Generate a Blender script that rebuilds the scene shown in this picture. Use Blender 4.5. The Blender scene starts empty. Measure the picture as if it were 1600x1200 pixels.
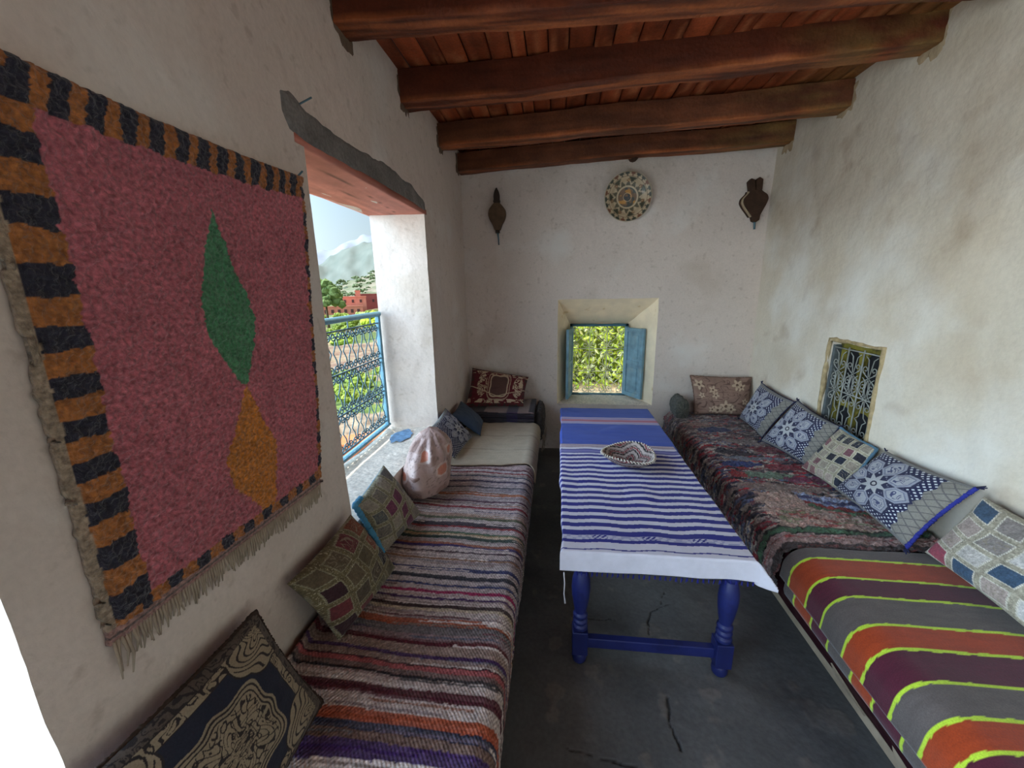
import bpy, math, random
import numpy as np
from mathutils import Matrix, Vector

random.seed(7)
SC = bpy.context.scene
COL = SC.collection

# ------------------------------------------------------------------ camera
cam_d = bpy.data.cameras.new('camera')
cam_d.sensor_width = 36.0
cam_d.lens = 620.0 / 1600.0 * 36.0
cam_d.clip_start = 0.02
cam_d.clip_end = 20000
cam = bpy.data.objects.new('camera', cam_d)
COL.objects.link(cam)
RX = Vector((0.99355585, 0.11205174, -0.01706428))
DN = Vector((0.00987059, -0.23551958, -0.97181948))
FW = Vector((-0.11291303, 0.96538849, -0.23510788))
m = Matrix.Identity(4)
for i in range(3):
    m[i][0] = RX[i]
    m[i][1] = -DN[i]
    m[i][2] = -FW[i]
m[0][3], m[1][3], m[2][3] = 0, 0, 1.65
cam.matrix_world = m
SC.camera = cam

# ------------------------------------------------------------------ light and exposure
SC.view_settings.view_transform = 'Standard'
SC.view_settings.look = 'None'
SC.view_settings.gamma = 1.0
SC.view_settings.use_curve_mapping = False
SC.view_settings.exposure = 0.82
SC.cycles.max_bounces = 10
SC.cycles.diffuse_bounces = 7
SC.cycles.glossy_bounces = 3
SC.cycles.volume_bounces = 1
SC.cycles.sample_clamp_indirect = 6.0
SC.cycles.use_denoising = True
try:
    SC.cycles.use_light_tree = True
except Exception:
    pass

SUNV = Vector((-0.085, 0.10, 0.99)).normalized()   # towards the sun
w = bpy.data.worlds.new('sky')
SC.world = w
w.use_nodes = True
wn, wl = w.node_tree.nodes, w.node_tree.links
wn.clear()
wo = wn.new('ShaderNodeOutputWorld')
wb = wn.new('ShaderNodeBackground')
tc = wn.new('ShaderNodeTexCoord')
sp = wn.new('ShaderNodeSeparateXYZ')
rp = wn.new('ShaderNodeValToRGB')
wl.new(tc.outputs['Generated'], sp.inputs[0])
wl.new(sp.outputs['Z'], rp.inputs[0])
cr = rp.color_ramp
cr.elements[0].position = 0.0
cr.elements[0].color = (0.84, 1.0, 1.08, 1)
cr.elements[1].position = 1.0
cr.elements[1].color = (0.62, 0.85, 1.15, 1)
for pos, c in ((0.12, (0.76, 0.96, 1.06)), (0.22, (0.66, 0.90, 1.10)), (0.5, (0.62, 0.84, 1.12))):
    e = cr.elements.new(pos)
    e.color = (*c, 1)
# a bright lobe added low in the left sky, shaped to light the room
dt_ = wn.new('ShaderNodeVectorMath'); dt_.operation = 'DOT_PRODUCT'
dt_.inputs[1].default_value = Vector((-0.93, -0.35, 0.10)).normalized()
wl.new(tc.outputs['Generated'], dt_.inputs[0])
h1 = wn.new('ShaderNodeMath'); h1.operation = 'MULTIPLY_ADD'; h1.inputs[1].default_value = 0.5; h1.inputs[2].default_value = 0.5
wl.new(dt_.outputs['Value'], h1.inputs[0])
h2 = wn.new('ShaderNodeMath'); h2.operation = 'POWER'; h2.inputs[1].default_value = 6.0
wl.new(h1.outputs[0], h2.inputs[0])
h3 = wn.new('ShaderNodeMath'); h3.operation = 'MULTIPLY_ADD'; h3.inputs[1].default_value = 7.3; h3.inputs[2].default_value = 0.26
wl.new(h2.outputs[0], h3.inputs[0])
wl.new(rp.outputs[0], wb.inputs[0])
wl.new(h3.outputs[0], wb.inputs[1])
wl.new(wb.outputs[0], wo.inputs[0])

sun_d = bpy.data.lights.new('sun', 'SUN')
sun_d.energy = 3.0
sun_d.angle = 0.01
sun_d.color = (1.0, 0.94, 0.84)
sun = bpy.data.objects.new('sun', sun_d)
COL.objects.link(sun)
sdir = -SUNV          # the way the sunlight travels
sun.rotation_euler = sdir.to_track_quat('-Z', 'Y').to_euler()


# ------------------------------------------------------------------ numpy noise
def _h(ix, iy, s):
    n = (ix.astype(np.int64) * 374761393 + iy.astype(np.int64) * 668265263 + s * 974711) & 0xffffffff
    n = ((n ^ (n >> 13)) * 1274126177) & 0xffffffff
    n = n ^ (n >> 16)
    return (n & 0xffff) / 65535.0


def vn(x, y, s=0):
    x = np.asarray(x, float); y = np.asarray(y, float)
    ix = np.floor(x); iy = np.floor(y)
    fx = x - ix; fy = y - iy
    fx = fx * fx * (3 - 2 * fx); fy = fy * fy * (3 - 2 * fy)
    a = _h(ix, iy, s); b = _h(ix + 1, iy, s); c = _h(ix, iy + 1, s); d = _h(ix + 1, iy + 1, s)
    return (a * (1 - fx) + b * fx) * (1 - fy) + (c * (1 - fx) + d * fx) * fy


def fbm(x, y, s=0, o=4):
    t = 0; a = 0.5; n = 0
    for k in range(o):
        t = t + a * vn(x * 2 ** k, y * 2 ** k, s + k * 17)
        n += a; a *= 0.5
    return t / n


def cellr(x, y, s=0):
    return _h(np.floor(np.asarray(x, float)), np.floor(np.asarray(y, float)), s)


def srgb(c):
    c = np.asarray(c, float) / 255.0
    return np.where(c <= 0.04045, c / 12.92, ((c + 0.055) / 1.055) ** 2.4)


def L3(*c):
    return tuple(float(v) for v in srgb(c))


def blank(u, c):
    return np.ones(u.shape + (3,)) * srgb(c)


def put(C, m_, c, a=1.0):
    m_ = np.clip(m_, 0, 1)[..., None] * a
    return C * (1 - m_) + (srgb(c) if not isinstance(c, np.ndarray) else c) * m_


# ------------------------------------------------------------------ materials
def nmat(name, rgb=(200, 200, 200), rough=0.85, attr=False, var=0.12, vscale=6.0, bump=0.0, bscale=60.0,
         metal=0.0, dist=0.004, sheen=0.0, fine=0.0, fscale=200.0, spec=0.3, weave=None, stain=None):
    M = bpy.data.materials.new(name)
    M.use_nodes = True
    n, l = M.node_tree.nodes, M.node_tree.links
    b = n['Principled BSDF']
    b.inputs['Roughness'].default_value = rough
    b.inputs['Metallic'].default_value = metal
    b.inputs['Specular IOR Level'].default_value = spec
    if sheen:
        b.inputs['Sheen Weight'].default_value = sheen
    co = n.new('ShaderNodeTexCoord')
    if attr:
        a = n.new('ShaderNodeAttribute'); a.attribute_name = 'Col'
        base = a.outputs['Color']
    else:
        r = n.new('ShaderNodeRGB'); r.outputs[0].default_value = (*L3(*rgb), 1)
        base = r.outputs[0]
    def noise(scale, detail=5, src='Object'):
        t = n.new('ShaderNodeTexNoise'); t.inputs['Scale'].default_value = scale
        t.inputs['Detail'].default_value = detail
        l.new(co.outputs[src], t.inputs['Vector'])
        return t.outputs['Fac']
    def mulmix(base, fac, amount, lo=0.3, hi=0.7):
        mr = n.new('ShaderNodeMapRange')
        mr.inputs['From Min'].default_value = lo; mr.inputs['From Max'].default_value = hi
        mr.inputs['To Min'].default_value = 1 - amount; mr.inputs['To Max'].default_value = 1 + amount * 0.5
        l.new(fac, mr.inputs['Value'])
        mx = n.new('ShaderNodeVectorMath'); mx.operation = 'SCALE'
        l.new(base, mx.inputs[0]); l.new(mr.outputs[0], mx.inputs['Scale'])
        return mx.outputs[0]
    if var:
        base = mulmix(base, noise(vscale), var)
    if fine:
        base = mulmix(base, noise(fscale, 2), fine)
    if stain:
        for (srgbc, scale, lo, hi, amt) in stain:
            f = noise(scale, 6)
            mr = n.new('ShaderNodeMapRange'); mr.inputs['From Min'].default_value = lo; mr.inputs['From Max'].default_value = hi
            mr.inputs['To Max'].default_value = amt
            l.new(f, mr.inputs['Value'])
            mx = n.new('ShaderNodeMix'); mx.data_type = 'RGBA'
            l.new(mr.outputs[0], mx.inputs['Factor']); l.new(base, mx.inputs['A'])
            mx.inputs['B'].default_value = (*L3(*srgbc), 1)
            base = mx.outputs['Result']
    l.new(base, b.inputs['Base Color'])
    if bump or weave:
        bp = n.new('ShaderNodeBump'); bp.inputs['Distance'].default_value = dist
        bp.inputs['Strength'].default_value = bump if bump else 0.5
        h = noise(bscale, 6)
        if weave:
            uv = n.new('ShaderNodeSeparateXYZ'); l.new(co.outputs['UV'], uv.inputs[0])
            outs = []
            for ax, fr in ((0, weave[0]), (1, weave[1])):
                mu = n.new('ShaderNodeMath'); mu.operation = 'MULTIPLY'; mu.inputs[1].default_value = fr
                l.new(uv.outputs[ax], mu.inputs[0])
                si = n.new('ShaderNodeMath'); si.operation = 'SINE'; l.new(mu.outputs[0], si.inputs[0])
                outs.append(si.outputs[0])
            pr = n.new('ShaderNodeMath'); pr.operation = 'MULTIPLY'
            l.new(outs[0], pr.inputs[0]); l.new(outs[1], pr.inputs[1])
            ad = n.new('ShaderNodeMath'); ad.operation = 'MULTIPLY_ADD'; ad.inputs[1].default_value = weave[2]
            l.new(pr.outputs[0], ad.inputs[0]); l.new(h, ad.inputs[2])
            h = ad.outputs[0]
        l.new(h, bp.inputs['Height']); l.new(bp.outputs[0], b.inputs['Normal'])
    return M


# ------------------------------------------------------------------ mesh helpers
def mesh_from(name, V, Fq, mat=None, parent=None, col=None, uv=None, smooth=True):
    V = np.asarray(V, float).reshape(-1, 3)
    me = bpy.data.meshes.new(name)
    me.from_pydata(V.tolist(), [], [tuple(int(i) for i in f) for f in Fq])
    if col is not None:
        ca = me.color_attributes.new('Col', 'FLOAT_COLOR', 'POINT')
        c4 = np.ones((len(V), 4)); c4[:, :3] = np.asarray(col).reshape(-1, 3)
        ca.data.foreach_set('color', c4.ravel())
    if uv is not None:
        ul = me.uv_layers.new(name='UVMap')
        idx = np.zeros(len(me.loops), int); me.loops.foreach_get('vertex_index', idx)
        ul.data.foreach_set('uv', np.asarray(uv).reshape(-1, 2)[idx].ravel())
    if smooth:
        me.polygons.foreach_set('use_smooth', [True] * len(me.polygons))
    me.update()
    o = bpy.data.objects.new(name, me)
    COL.objects.link(o)
    if mat:
        me.materials.append(mat)
    if parent:
        o.parent = parent
    return o


def grid_faces(nu, nv, off=0, wrap=False, flip=False):
    i, j = np.meshgrid(np.arange(nu - 1), np.arange(nv if wrap else nv - 1), indexing='ij')
    j2 = (j + 1) % nv
    f = np.stack([i * nv + j, (i + 1) * nv + j, (i + 1) * nv + j2, i * nv + j2], -1).reshape(-1, 4) + off
    return f[:, ::-1] if flip else f


def grid_obj(name, P, mat, parent=None, col=None, uv=None, thick=0.0, flip=False, smooth=True):
    nu, nv = P.shape[:2]
    o = mesh_from(name, P, grid_faces(nu, nv, flip=flip), mat, parent, col, uv, smooth)
    if thick:
        s = o.modifiers.new('thickness', 'SOLIDIFY'); s.thickness = thick; s.offset = -1
    return o


class MB:
    """collects simple solids into one mesh"""
    def __init__(self):
        self.V = []; self.F = []
    def add(self, V, F):
        k = len(self.V)
        self.V += [tuple(float(c) for c in v) for v in V]
        self.F += [tuple(int(i) + k for i in f) for f in F]
    def box(self, x0, x1, y0, y1, z0, z1):
        self.add([(x0, y0, z0), (x1, y0, z0), (x1, y1, z0), (x0, y1, z0), (x0, y0, z1), (x1, y0, z1), (x1, y1, z1), (x0, y1, z1)],
                 [(0, 3, 2, 1), (4, 5, 6, 7), (0, 1, 5, 4), (1, 2, 6, 5), (2, 3, 7, 6), (3, 0, 4, 7)])
    def hexa(self, P):
        self.add(P, [(0, 3, 2, 1), (4, 5, 6, 7), (0, 1, 5, 4), (1, 2, 6, 5), (2, 3, 7, 6), (3, 0, 4, 7)])
    def tube(self, pts, r, n=8):
        pts = [Vector(p) for p in pts]
        rr = r if isinstance(r, (list, tuple, np.ndarray)) else [r] * len(pts)
        V = []; F = []
        up = None
        for i, p in enumerate(pts):
            t = (pts[min(i + 1, len(pts) - 1)] - pts[max(i - 1, 0)])
            if t.length < 1e-9: t = Vector((0, 0, 1))
            t.normalize()
            if up is None:
                up = Vector((0, 0, 1)) if abs(t.z) < 0.9 else Vector((1, 0, 0))
            a = t.cross(up)
            if a.length < 1e-4: a = t.orthogonal()
            a.normalize(); b = a.cross(t).normalized(); up = b
            for k in range(n):
                an = 2 * math.pi * k / n
                V.append(p + (a * math.cos(an) + b * math.sin(an)) * rr[i])
        for i in range(len(pts) - 1):
            for k in range(n):
                F.append((i * n + k, i * n + (k + 1) % n, (i + 1) * n + (k + 1) % n, (i + 1) * n + k))
        F.append(tuple(range(n))[::-1]); F.append(tuple(range((len(pts) - 1) * n, len(pts) * n)))
        self.add(V, F)
    def lathe(self, prof, c=(0, 0, 0), n=24):
        V = []; F = []
        for (r, z) in prof:
            for k in range(n):
                a = 2 * math.pi * k / n
                V.append((c[0] + r * math.cos(a), c[1] + r * math.sin(a), c[2] + z))
        for i in range(len(prof) - 1):
            for k in range(n):
                F.append((i * n + k, i * n + (k + 1) % n, (i + 1) * n + (k + 1) % n, (i + 1) * n + k))
        F.append(tuple(range(n))[::-1]); F.append(tuple(range((len(prof) - 1) * n, len(prof) * n)))
        self.add(V, F)
    def build(self, name, mat, parent=None, smooth=False, bevel=0.0):
        o = mesh_from(name, self.V, self.F, mat, parent, smooth=smooth)
        if bevel:
            b = o.modifiers.new('bevel', 'BEVEL'); b.width = bevel; b.segments = 2; b.limit_method = 'ANGLE'
        return o


def tag(o, label=None, cat=None, group=None, kind=None):
    if label: o['label'] = label
    if cat: o['category'] = cat
    if group: o['group'] = group
    if kind: o['kind'] = kind
    return o


def empty(name, loc=(0, 0, 0), label=None, cat=None, group=None, kind=None):
    o = bpy.data.objects.new(name, None)
    COL.objects.link(o)
    o.location = loc
    o.empty_display_size = 0.1
    return tag(o, label, cat, group, kind)


def center_on(o, loc):
    """move the mesh origin of o to loc, leaving the shape in place"""
    me = o.data
    n = len(me.vertices)
    a = np.zeros(n * 3); me.vertices.foreach_get('co', a)
    a = a.reshape(-1, 3) - np.asarray(loc)
    me.vertices.foreach_set('co', a.ravel())
    o.location = loc
    me.update()


def child_at(o, parent):
    """parent a mesh written in world coordinates to an already placed thing"""
    o.parent = parent
    l = Vector(parent.location)
    if parent.type == 'MESH' or parent.type == 'EMPTY':
        o.location = Vector(o.location) - l
    return o


# ------------------------------------------------------------------ materials in use
plaster = nmat('plaster', (216, 201, 190), 0.92, var=0.07, vscale=1.6, bump=0.55, bscale=9, dist=0.02, fine=0.05, fscale=70,
               stain=[((168, 150, 128), 1.3, 0.56, 0.72, 0.55), ((150, 130, 112), 24, 0.60, 0.72, 0.3), ((226, 222, 216), 2.1, 0.55, 0.7, 0.5)])
plaster_r = nmat('plaster_limewash', (218, 206, 188), 0.92, var=0.09, vscale=1.5, bump=0.6, bscale=7, dist=0.025, fine=0.05, fscale=60,
                 stain=[((172, 146, 112), 1.1, 0.52, 0.72, 0.6), ((150, 120, 90), 4.5, 0.60, 0.74, 0.35), ((234, 232, 228), 1.9, 0.52, 0.7, 0.5)])
cement = nmat('cement', attr=True, rough=0.7, var=0.35, vscale=2.2, bump=0.5, bscale=14, dist=0.01, fine=0.15, fscale=60, spec=0.35,
              stain=[((120, 116, 110), 1.7, 0.55, 0.75, 0.5), ((62, 60, 60), 3.3, 0.58, 0.7, 0.6)])
sill_m = nmat('worn_sill_cement', (232, 220, 204), 0.9, var=0.2, vscale=8, bump=0.8, bscale=24, dist=0.008, fine=0.25, fscale=60)
cream_m = nmat('cream_reveal', (250, 232, 202), 0.92, var=0.1, vscale=8, bump=0.5, bscale=14, dist=0.01, stain=[((206, 172, 96), 9, 0.64, 0.7, 0.5)])  # cream tone for the niche reveals, yellower in patches
grey_scar = nmat('bare_cement', (128, 124, 120), 0.95, var=0.3, vscale=7, bump=0.9, bscale=30, dist=0.01, fine=0.2, fscale=90)
ceil_wood = nmat('ceiling_wood', attr=True, rough=0.62, var=0.3, vscale=7, bump=0.6, bscale=40, dist=0.006, fine=0.2, fscale=90)
beam_wood = nmat('beam_wood', attr=True, rough=0.6, var=0.35, vscale=5, bump=0.7, bscale=30, dist=0.01, fine=0.15, fscale=70)
lintel_wood = nmat('lintel_wood', attr=True, rough=0.7, var=0.15, vscale=9, bump=0.4, bscale=40, dist=0.005)
iron_blue = nmat('blue_iron', (104, 152, 172), 0.5, var=0.15, vscale=30, spec=0.4)
iron_dark = nmat('dark_iron', (84, 112, 122), 0.55, var=0.2, vscale=30, spec=0.4)
iron_white = nmat('pale_iron', (226, 226, 200), 0.5, var=0.15, vscale=30, spec=0.4)
iron_grey = nmat('grey_iron', (150, 152, 146), 0.5, var=0.2, vscale=30, spec=0.4)
shutter_blue = nmat('shutter_blue', (124, 162, 180), 0.6, var=0.3, vscale=14, bump=0.3, bscale=60, dist=0.003,
                    stain=[((150, 170, 172), 9.0, 0.55, 0.7, 0.6)])
shutter_dark = nmat('shutter_trim', (70, 112, 130), 0.6, var=0.3, vscale=14)
table_blue = nmat('table_paint', (32, 40, 100), 0.45, var=0.3, vscale=9, bump=0.2, bscale=50, dist=0.003, spec=0.5,
                  stain=[((20, 22, 70), 14, 0.58, 0.66, 0.5)])
cloth = nmat('woven_cloth', attr=True, rough=0.9, var=0.06, vscale=12, bump=0.35, bscale=180, dist=0.0015, sheen=0.1)
rag = nmat('rag_weave', attr=True, rough=0.95, var=0.12, vscale=20, bump=0.9, bscale=90, dist=0.005, fine=0.25, fscale=170, weave=(520, 390, 0.45))
shag = nmat('shag_pile', attr=True, rough=1.0, var=0.15, vscale=25, bump=1.0, bscale=110, dist=0.01, fine=0.45, fscale=120, sheen=0.2)
pile = nmat('carpet_pile', attr=True, rough=1.0, var=0.1, vscale=9, bump=0.8, bscale=150, dist=0.012, fine=0.45, fscale=100, sheen=0.25)
wool = nmat('wool_cloth', attr=True, rough=0.95, var=0.1, vscale=14, bump=0.6, bscale=220, dist=0.002, fine=0.18, fscale=230, sheen=0.2)
tapestry = nmat('tapestry', attr=True, rough=0.9, var=0.08, vscale=16, bump=0.5, bscale=200, dist=0.002, fine=0.15, fscale=220, sheen=0.1)
quilt = nmat('patchwork', attr=True, rough=0.85, var=0.18, vscale=18, bump=0.9, bscale=90, dist=0.005, fine=0.25, fscale=150, sheen=0.1)
satin = nmat('floral_satin', attr=True, rough=0.45, var=0.08, vscale=14, bump=0.7, bscale=11, dist=0.02, spec=0.5)
dark_cover = nmat('dark_cover', (52, 30, 34), 0.95, var=0.4, vscale=12, bump=0.6, bscale=80, dist=0.004)
plank = nmat('bare_plank', (170, 152, 130), 0.8, var=0.3, vscale=9, bump=0.5, bscale=40)
glaze = nmat('glazed_clay', attr=True, rough=0.35, var=0.12, vscale=14, spec=0.5)
old_wood = nmat('old_wood', (98, 76, 56), 0.75, var=0.35, vscale=20, bump=0.5, bscale=60)
dark_leather = nmat('dark_leather', (58, 44, 36), 0.7, var=0.3, vscale=20, bump=0.6, bscale=60)
dark_leather2 = nmat('dark_carved_wood', (66, 44, 30), 0.7, var=0.35, vscale=20, bump=0.6, bscale=60)
pale_edge = nmat('pale_edge', (176, 156, 128), 0.8, var=0.2, vscale=20)
coil = nmat('coiled_basket', attr=True, rough=0.8, var=0.15, vscale=30, bump=0.8, bscale=140, dist=0.004)
fringe_m = nmat('fringe_wool', (172, 156, 138), 0.95, var=0.25, vscale=20, bump=0.5, bscale=120)
yellow_wood = nmat('yellow_wood', (128, 118, 48), 0.6, var=0.55, vscale=9, bump=0.4, bscale=40, stain=[((36, 34, 20), 8, 0.54, 0.6, 0.75)])
black_void = nmat('dark_board', (30, 32, 38), 0.6, var=0.3, vscale=12)

LW, RW, BW = -0.90, 1.815, 3.93
ZT = 2.86


def wob(P, amp, s=0, ax=None, sc=1.4):
    """smooth hand-plastered unevenness for points P (...,3)"""
    x, y, z = P[..., 0], P[..., 1], P[..., 2]
    d = (fbm((x + y * 1.37) * sc + 3, z * sc + 11, s, 4) - 0.5) * 2 * amp + (vn((x + y * 1.1) * 9, z * 9, s + 5) - 0.5) * amp * 0.25
    Q = P.copy()
    Q[..., ax] += d
    return Q


def lines(a, b, step, extra=()):
    """sorted unique coordinates from a to b at about step, including the extra ones"""
    ks = sorted(set([a, b] + [e for e in extra if a < e < b]))
    out = []
    for p, q in zip(ks[:-1], ks[1:]):
        n = max(1, int(round((q - p) / step)))
        out += list(np.linspace(p, q, n + 1)[:-1])
    return np.array(out + [ks[-1]])


def plaster_wall(name, mat, ax, pos, out, urange, vrange, holes, step=0.05, amp=0.012, edge=0.006, sill=None, reveal=None):
    """a wall in the plane ax=pos; u runs along the other level axis, v is height.
    holes: (u0,u1,v0,v1, depth, u0',u1',v0',v1') - reveals run to the primed rectangle at depth (towards out).
    one mesh: face, reveals and an outer skin."""
    eu = [h[0] for h in holes] + [h[1] for h in holes]
    ev = [h[2] for h in holes] + [h[3] for h in holes]
    U = lines(urange[0], urange[1], step, eu); Vv = lines(vrange[0], vrange[1], step, ev)
    nu, nv = len(U), len(Vv)
    P = np.zeros((nu, nv, 3))
    ua = 1 if ax == 0 else 0
    P[..., ua] = U[:, None]; P[..., 2] = Vv[None, :]; P[..., ax] = pos
    P = wob(P, amp, 3 + ax, ax)
    keep = []
    F = grid_faces(nu, nv)
    cu = (U[:-1] + U[1:]) / 2; cv = (Vv[:-1] + Vv[1:]) / 2
    ok = np.ones((nu - 1, nv - 1), bool)
    for h in holes:
        ok &= ~((cu[:, None] > h[0]) & (cu[:, None] < h[1]) & (cv[None, :] > h[2]) & (cv[None, :] < h[3]))
    # ragged opening edges
    for h in holes:
        for i, u in enumerate(U):
            for j, v in enumerate(Vv):
                onu = (abs(u - h[0]) < 1e-6 or abs(u - h[1]) < 1e-6) and h[2] - 1e-6 <= v <= h[3] + 1e-6
                onv = (abs(v - h[2]) < 1e-6 or abs(v - h[3]) < 1e-6) and h[0] - 1e-6 <= u <= h[1] + 1e-6
                if onu: P[i, j, ua] += (fbm(np.array([v * 14 + u]), np.array([u * 3.0]), 5, 4)[0] - 0.5) * edge * 1.2
                if onv: P[i, j, 2] += (fbm(np.array([u * 14 + v]), np.array([v * 3.0]), 7, 4)[0] - 0.5) * edge * 2
    faces = [tuple(f) for f, k in zip(F, ok.reshape(-1)) if k]
    verts = P.reshape(-1, 3).tolist()
    sgn = 1 if out > 0 else -1
    maxd = max([h[4] for h in holes] + [0.3])
    for h in holes:
        d = h[4]
        iu = [i for i, u in enumerate(U) if h[0] - 1e-6 <= u <= h[1] + 1e-6]
        jv = [j for j, v in enumerate(Vv) if h[2] - 1e-6 <= v <= h[3] + 1e-6]
        loop = [(i, jv[0]) for i in iu] + [(iu[-1], j) for j in jv[1:]] + [(i, jv[-1]) for i in iu[::-1][1:]] + [(iu[0], j) for j in jv[::-1][1:-1]]
        nd = max(2, int(d / 0.05))
        rings = [[i * nv + j for i, j in loop]]
        for k in range(1, nd + 1):
            t = k / nd
            ring = []
            for (i, j) in loop:
                fu = (U[i] - h[0]) / (h[1] - h[0]); fv = (Vv[j] - h[2]) / (h[3] - h[2])
                tu = h[5] + fu * (h[6] - h[5]); tv = h[7] + fv * (h[8] - h[7])
                p = [0, 0, 0]
                p[ua] = U[i] * (1 - t) + tu * t + (vn(t * 5 + 9, fv * 6 + fu * 6, 8) - 0.5) * 0.012
                p[2] = Vv[j] * (1 - t) + tv * t + (vn(t * 5, fu * 6 + fv * 7, 2) - 0.5) * 0.012
                p[ax] = pos + sgn * d * t
                ring.append(len(verts)); verts.append(p)
            rings.append(ring)
        n = len(loop)
        for a, b in zip(rings[:-1], rings[1:]):
            for k in range(n):
                faces.append((a[k], a[(k + 1) % n], b[(k + 1) % n], b[k]))
    # outer skin with the same holes
    off = len(verts)
    eu2 = [h[5] for h in holes] + [h[6] for h in holes]; ev2 = [h[7] for h in holes] + [h[8] for h in holes]
    U2 = lines(urange[0], urange[1], 1.0, eu2); V2 = lines(vrange[0], vrange[1], 1.0, ev2)
    for u in U2:
        for v in V2:
            p = [0, 0, 0]; p[ua] = u; p[2] = v; p[ax] = pos + sgn * maxd
            verts.append(p)
    for i in range(len(U2) - 1):
        for j in range(len(V2) - 1):
            a = (U2[i] + U2[i + 1]) / 2; b = (V2[j] + V2[j + 1]) / 2
            if any(h[5] < a < h[6] and h[7] < b < h[8] and abs(h[4] - maxd) < 0.2 for h in holes): continue
            nn = len(V2)
            faces.append((off + i * nn + j, off + i * nn + j + 1, off + (i + 1) * nn + j + 1, off + (i + 1) * nn + j))
    o = mesh_from(name, verts, faces, mat)
    if sill:
        o.data.materials.append(sill)
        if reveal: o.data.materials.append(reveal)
        vv_ = np.array(verts)
        for p in o.data.polygons:
            c = vv_[list(p.vertices)].mean(0)
            if p.normal.z ** 2 > 0.8 and c[2] < 1.0 and abs(c[ax] - pos) > 0.02:
                p.material_index = 1
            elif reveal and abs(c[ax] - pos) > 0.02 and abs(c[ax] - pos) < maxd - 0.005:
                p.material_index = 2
    o['kind'] = 'structure'
    o.data.polygons.foreach_set('use_smooth', [True] * len(o.data.polygons))
    try:
        bpy.context.view_layer.objects.active = o
        o.data.set_sharp_from_angle(angle=math.radians(40))
    except Exception:
        pass
    return o


YF = -2.2
plaster_wall('wall_left', plaster, 0, LW, -1, (YF, BW + 0.3), (0, 3.0),
             [(1.47, 2.79, 0.635, 2.15, 0.38, 1.44, 2.77, 0.625, 2.15), (-1.75, 0.45, 0.30, 2.25, 0.38, -1.75, 0.47, 0.30, 2.25)], step=0.03, sill=sill_m)
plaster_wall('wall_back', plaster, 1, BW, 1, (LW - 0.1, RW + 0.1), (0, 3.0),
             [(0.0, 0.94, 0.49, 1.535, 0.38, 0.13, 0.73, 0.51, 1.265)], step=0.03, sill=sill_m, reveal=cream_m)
plaster_wall('wall_right', plaster_r, 0, RW, 1, (YF, BW + 0.3), (0, 3.0),
             [(2.42, 2.86, 0.60, 1.275, 0.09, 2.435, 2.845, 0.61, 1.26)], step=0.03, amp=0.016)
plaster_wall('wall_front', plaster, 1, YF, -1, (LW - 0.1, RW + 0.1), (0, 3.0),
             [(-0.55, 1.45, 0.02, 2.3, 0.34, -0.55, 1.45, 0.02, 2.3)], step=0.15)

# floor: uneven cement with a few cracks
U = np.concatenate([np.arange(LW - 0.02, -0.25, 0.03), np.arange(-0.25, 1.22, 0.0055), np.arange(1.22, RW + 0.05, 0.03)])
V = np.concatenate([np.arange(YF, 0.7, 0.03), np.arange(0.7, 2.1, 0.0055), np.arange(2.1, BW + 0.05, 0.02)])
X, Y = np.meshgrid(U, V, indexing='ij')
Z = (fbm(X * 1.3, Y * 1.3, 4) - 0.5) * 0.012 + (fbm(X * 14, Y * 14, 8) - 0.5) * 0.004
CK = np.zeros_like(X)
cracks = [[(0.60, 1.95), (0.56, 1.85), (0.50, 1.80), (0.47, 1.74), (0.46, 1.66), (0.50, 1.60)],
          [(0.47, 1.35), (0.45, 1.25), (0.46, 1.16)], [(0.05, 1.12), (0.25, 1.09), (0.46, 1.05), (0.62, 1.07), (0.78, 1.02)],
          [(0.56, 1.85), (0.64, 1.87)], [(0.12, 1.75), (0.2, 1.72), (0.3, 1.73)]]
for c in cracks:
    for (ax_, ay_), (bx_, by_) in zip(c[:-1], c[1:]):
        dx, dy = bx_ - ax_, by_ - ay_
        t = np.clip(((X - ax_) * dx + (Y - ay_) * dy) / (dx * dx + dy * dy), 0, 1)
        dd = np.hypot(X - ax_ - t * dx + 0.012 * (vn(X * 40, Y * 40, 3) - 0.5), Y - ay_ - t * dy + 0.012 * (vn(X * 40, Y * 40, 9) - 0.5))
        wd_ = 0.0035 + 0.006 * vn(X * 9, Y * 9, 77) ** 2
        k_ = np.clip(1 - dd / wd_, 0, 1)
        Z -= 0.014 * k_
        CK = np.maximum(CK, k_)
Cf = blank(X, (100, 99, 98))
chip = np.clip((fbm(X * 9, Y * 9, 12, 4) - 0.66) * 14, 0, 1)
Cf = put(Cf, chip, (134, 124, 116), 0.5)
Cf = put(Cf, np.clip(CK * 3, 0, 1), (30, 28, 28), 0.85)
Z += chip * 0.0015
fl = grid_obj('floor', np.stack([X, Y, Z - 0.004], -1), cement, col=Cf); fl['kind'] = 'structure'


# ------------------------------------------------------------------ ceiling of planks
def plank_cols(base, n, seed, spread=0.35):
    rs = np.random.RandomState(seed)
    return np.array([srgb(base) * (1 + spread * (rs.rand() - 0.5) * 2) for _ in range(n)])


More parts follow.
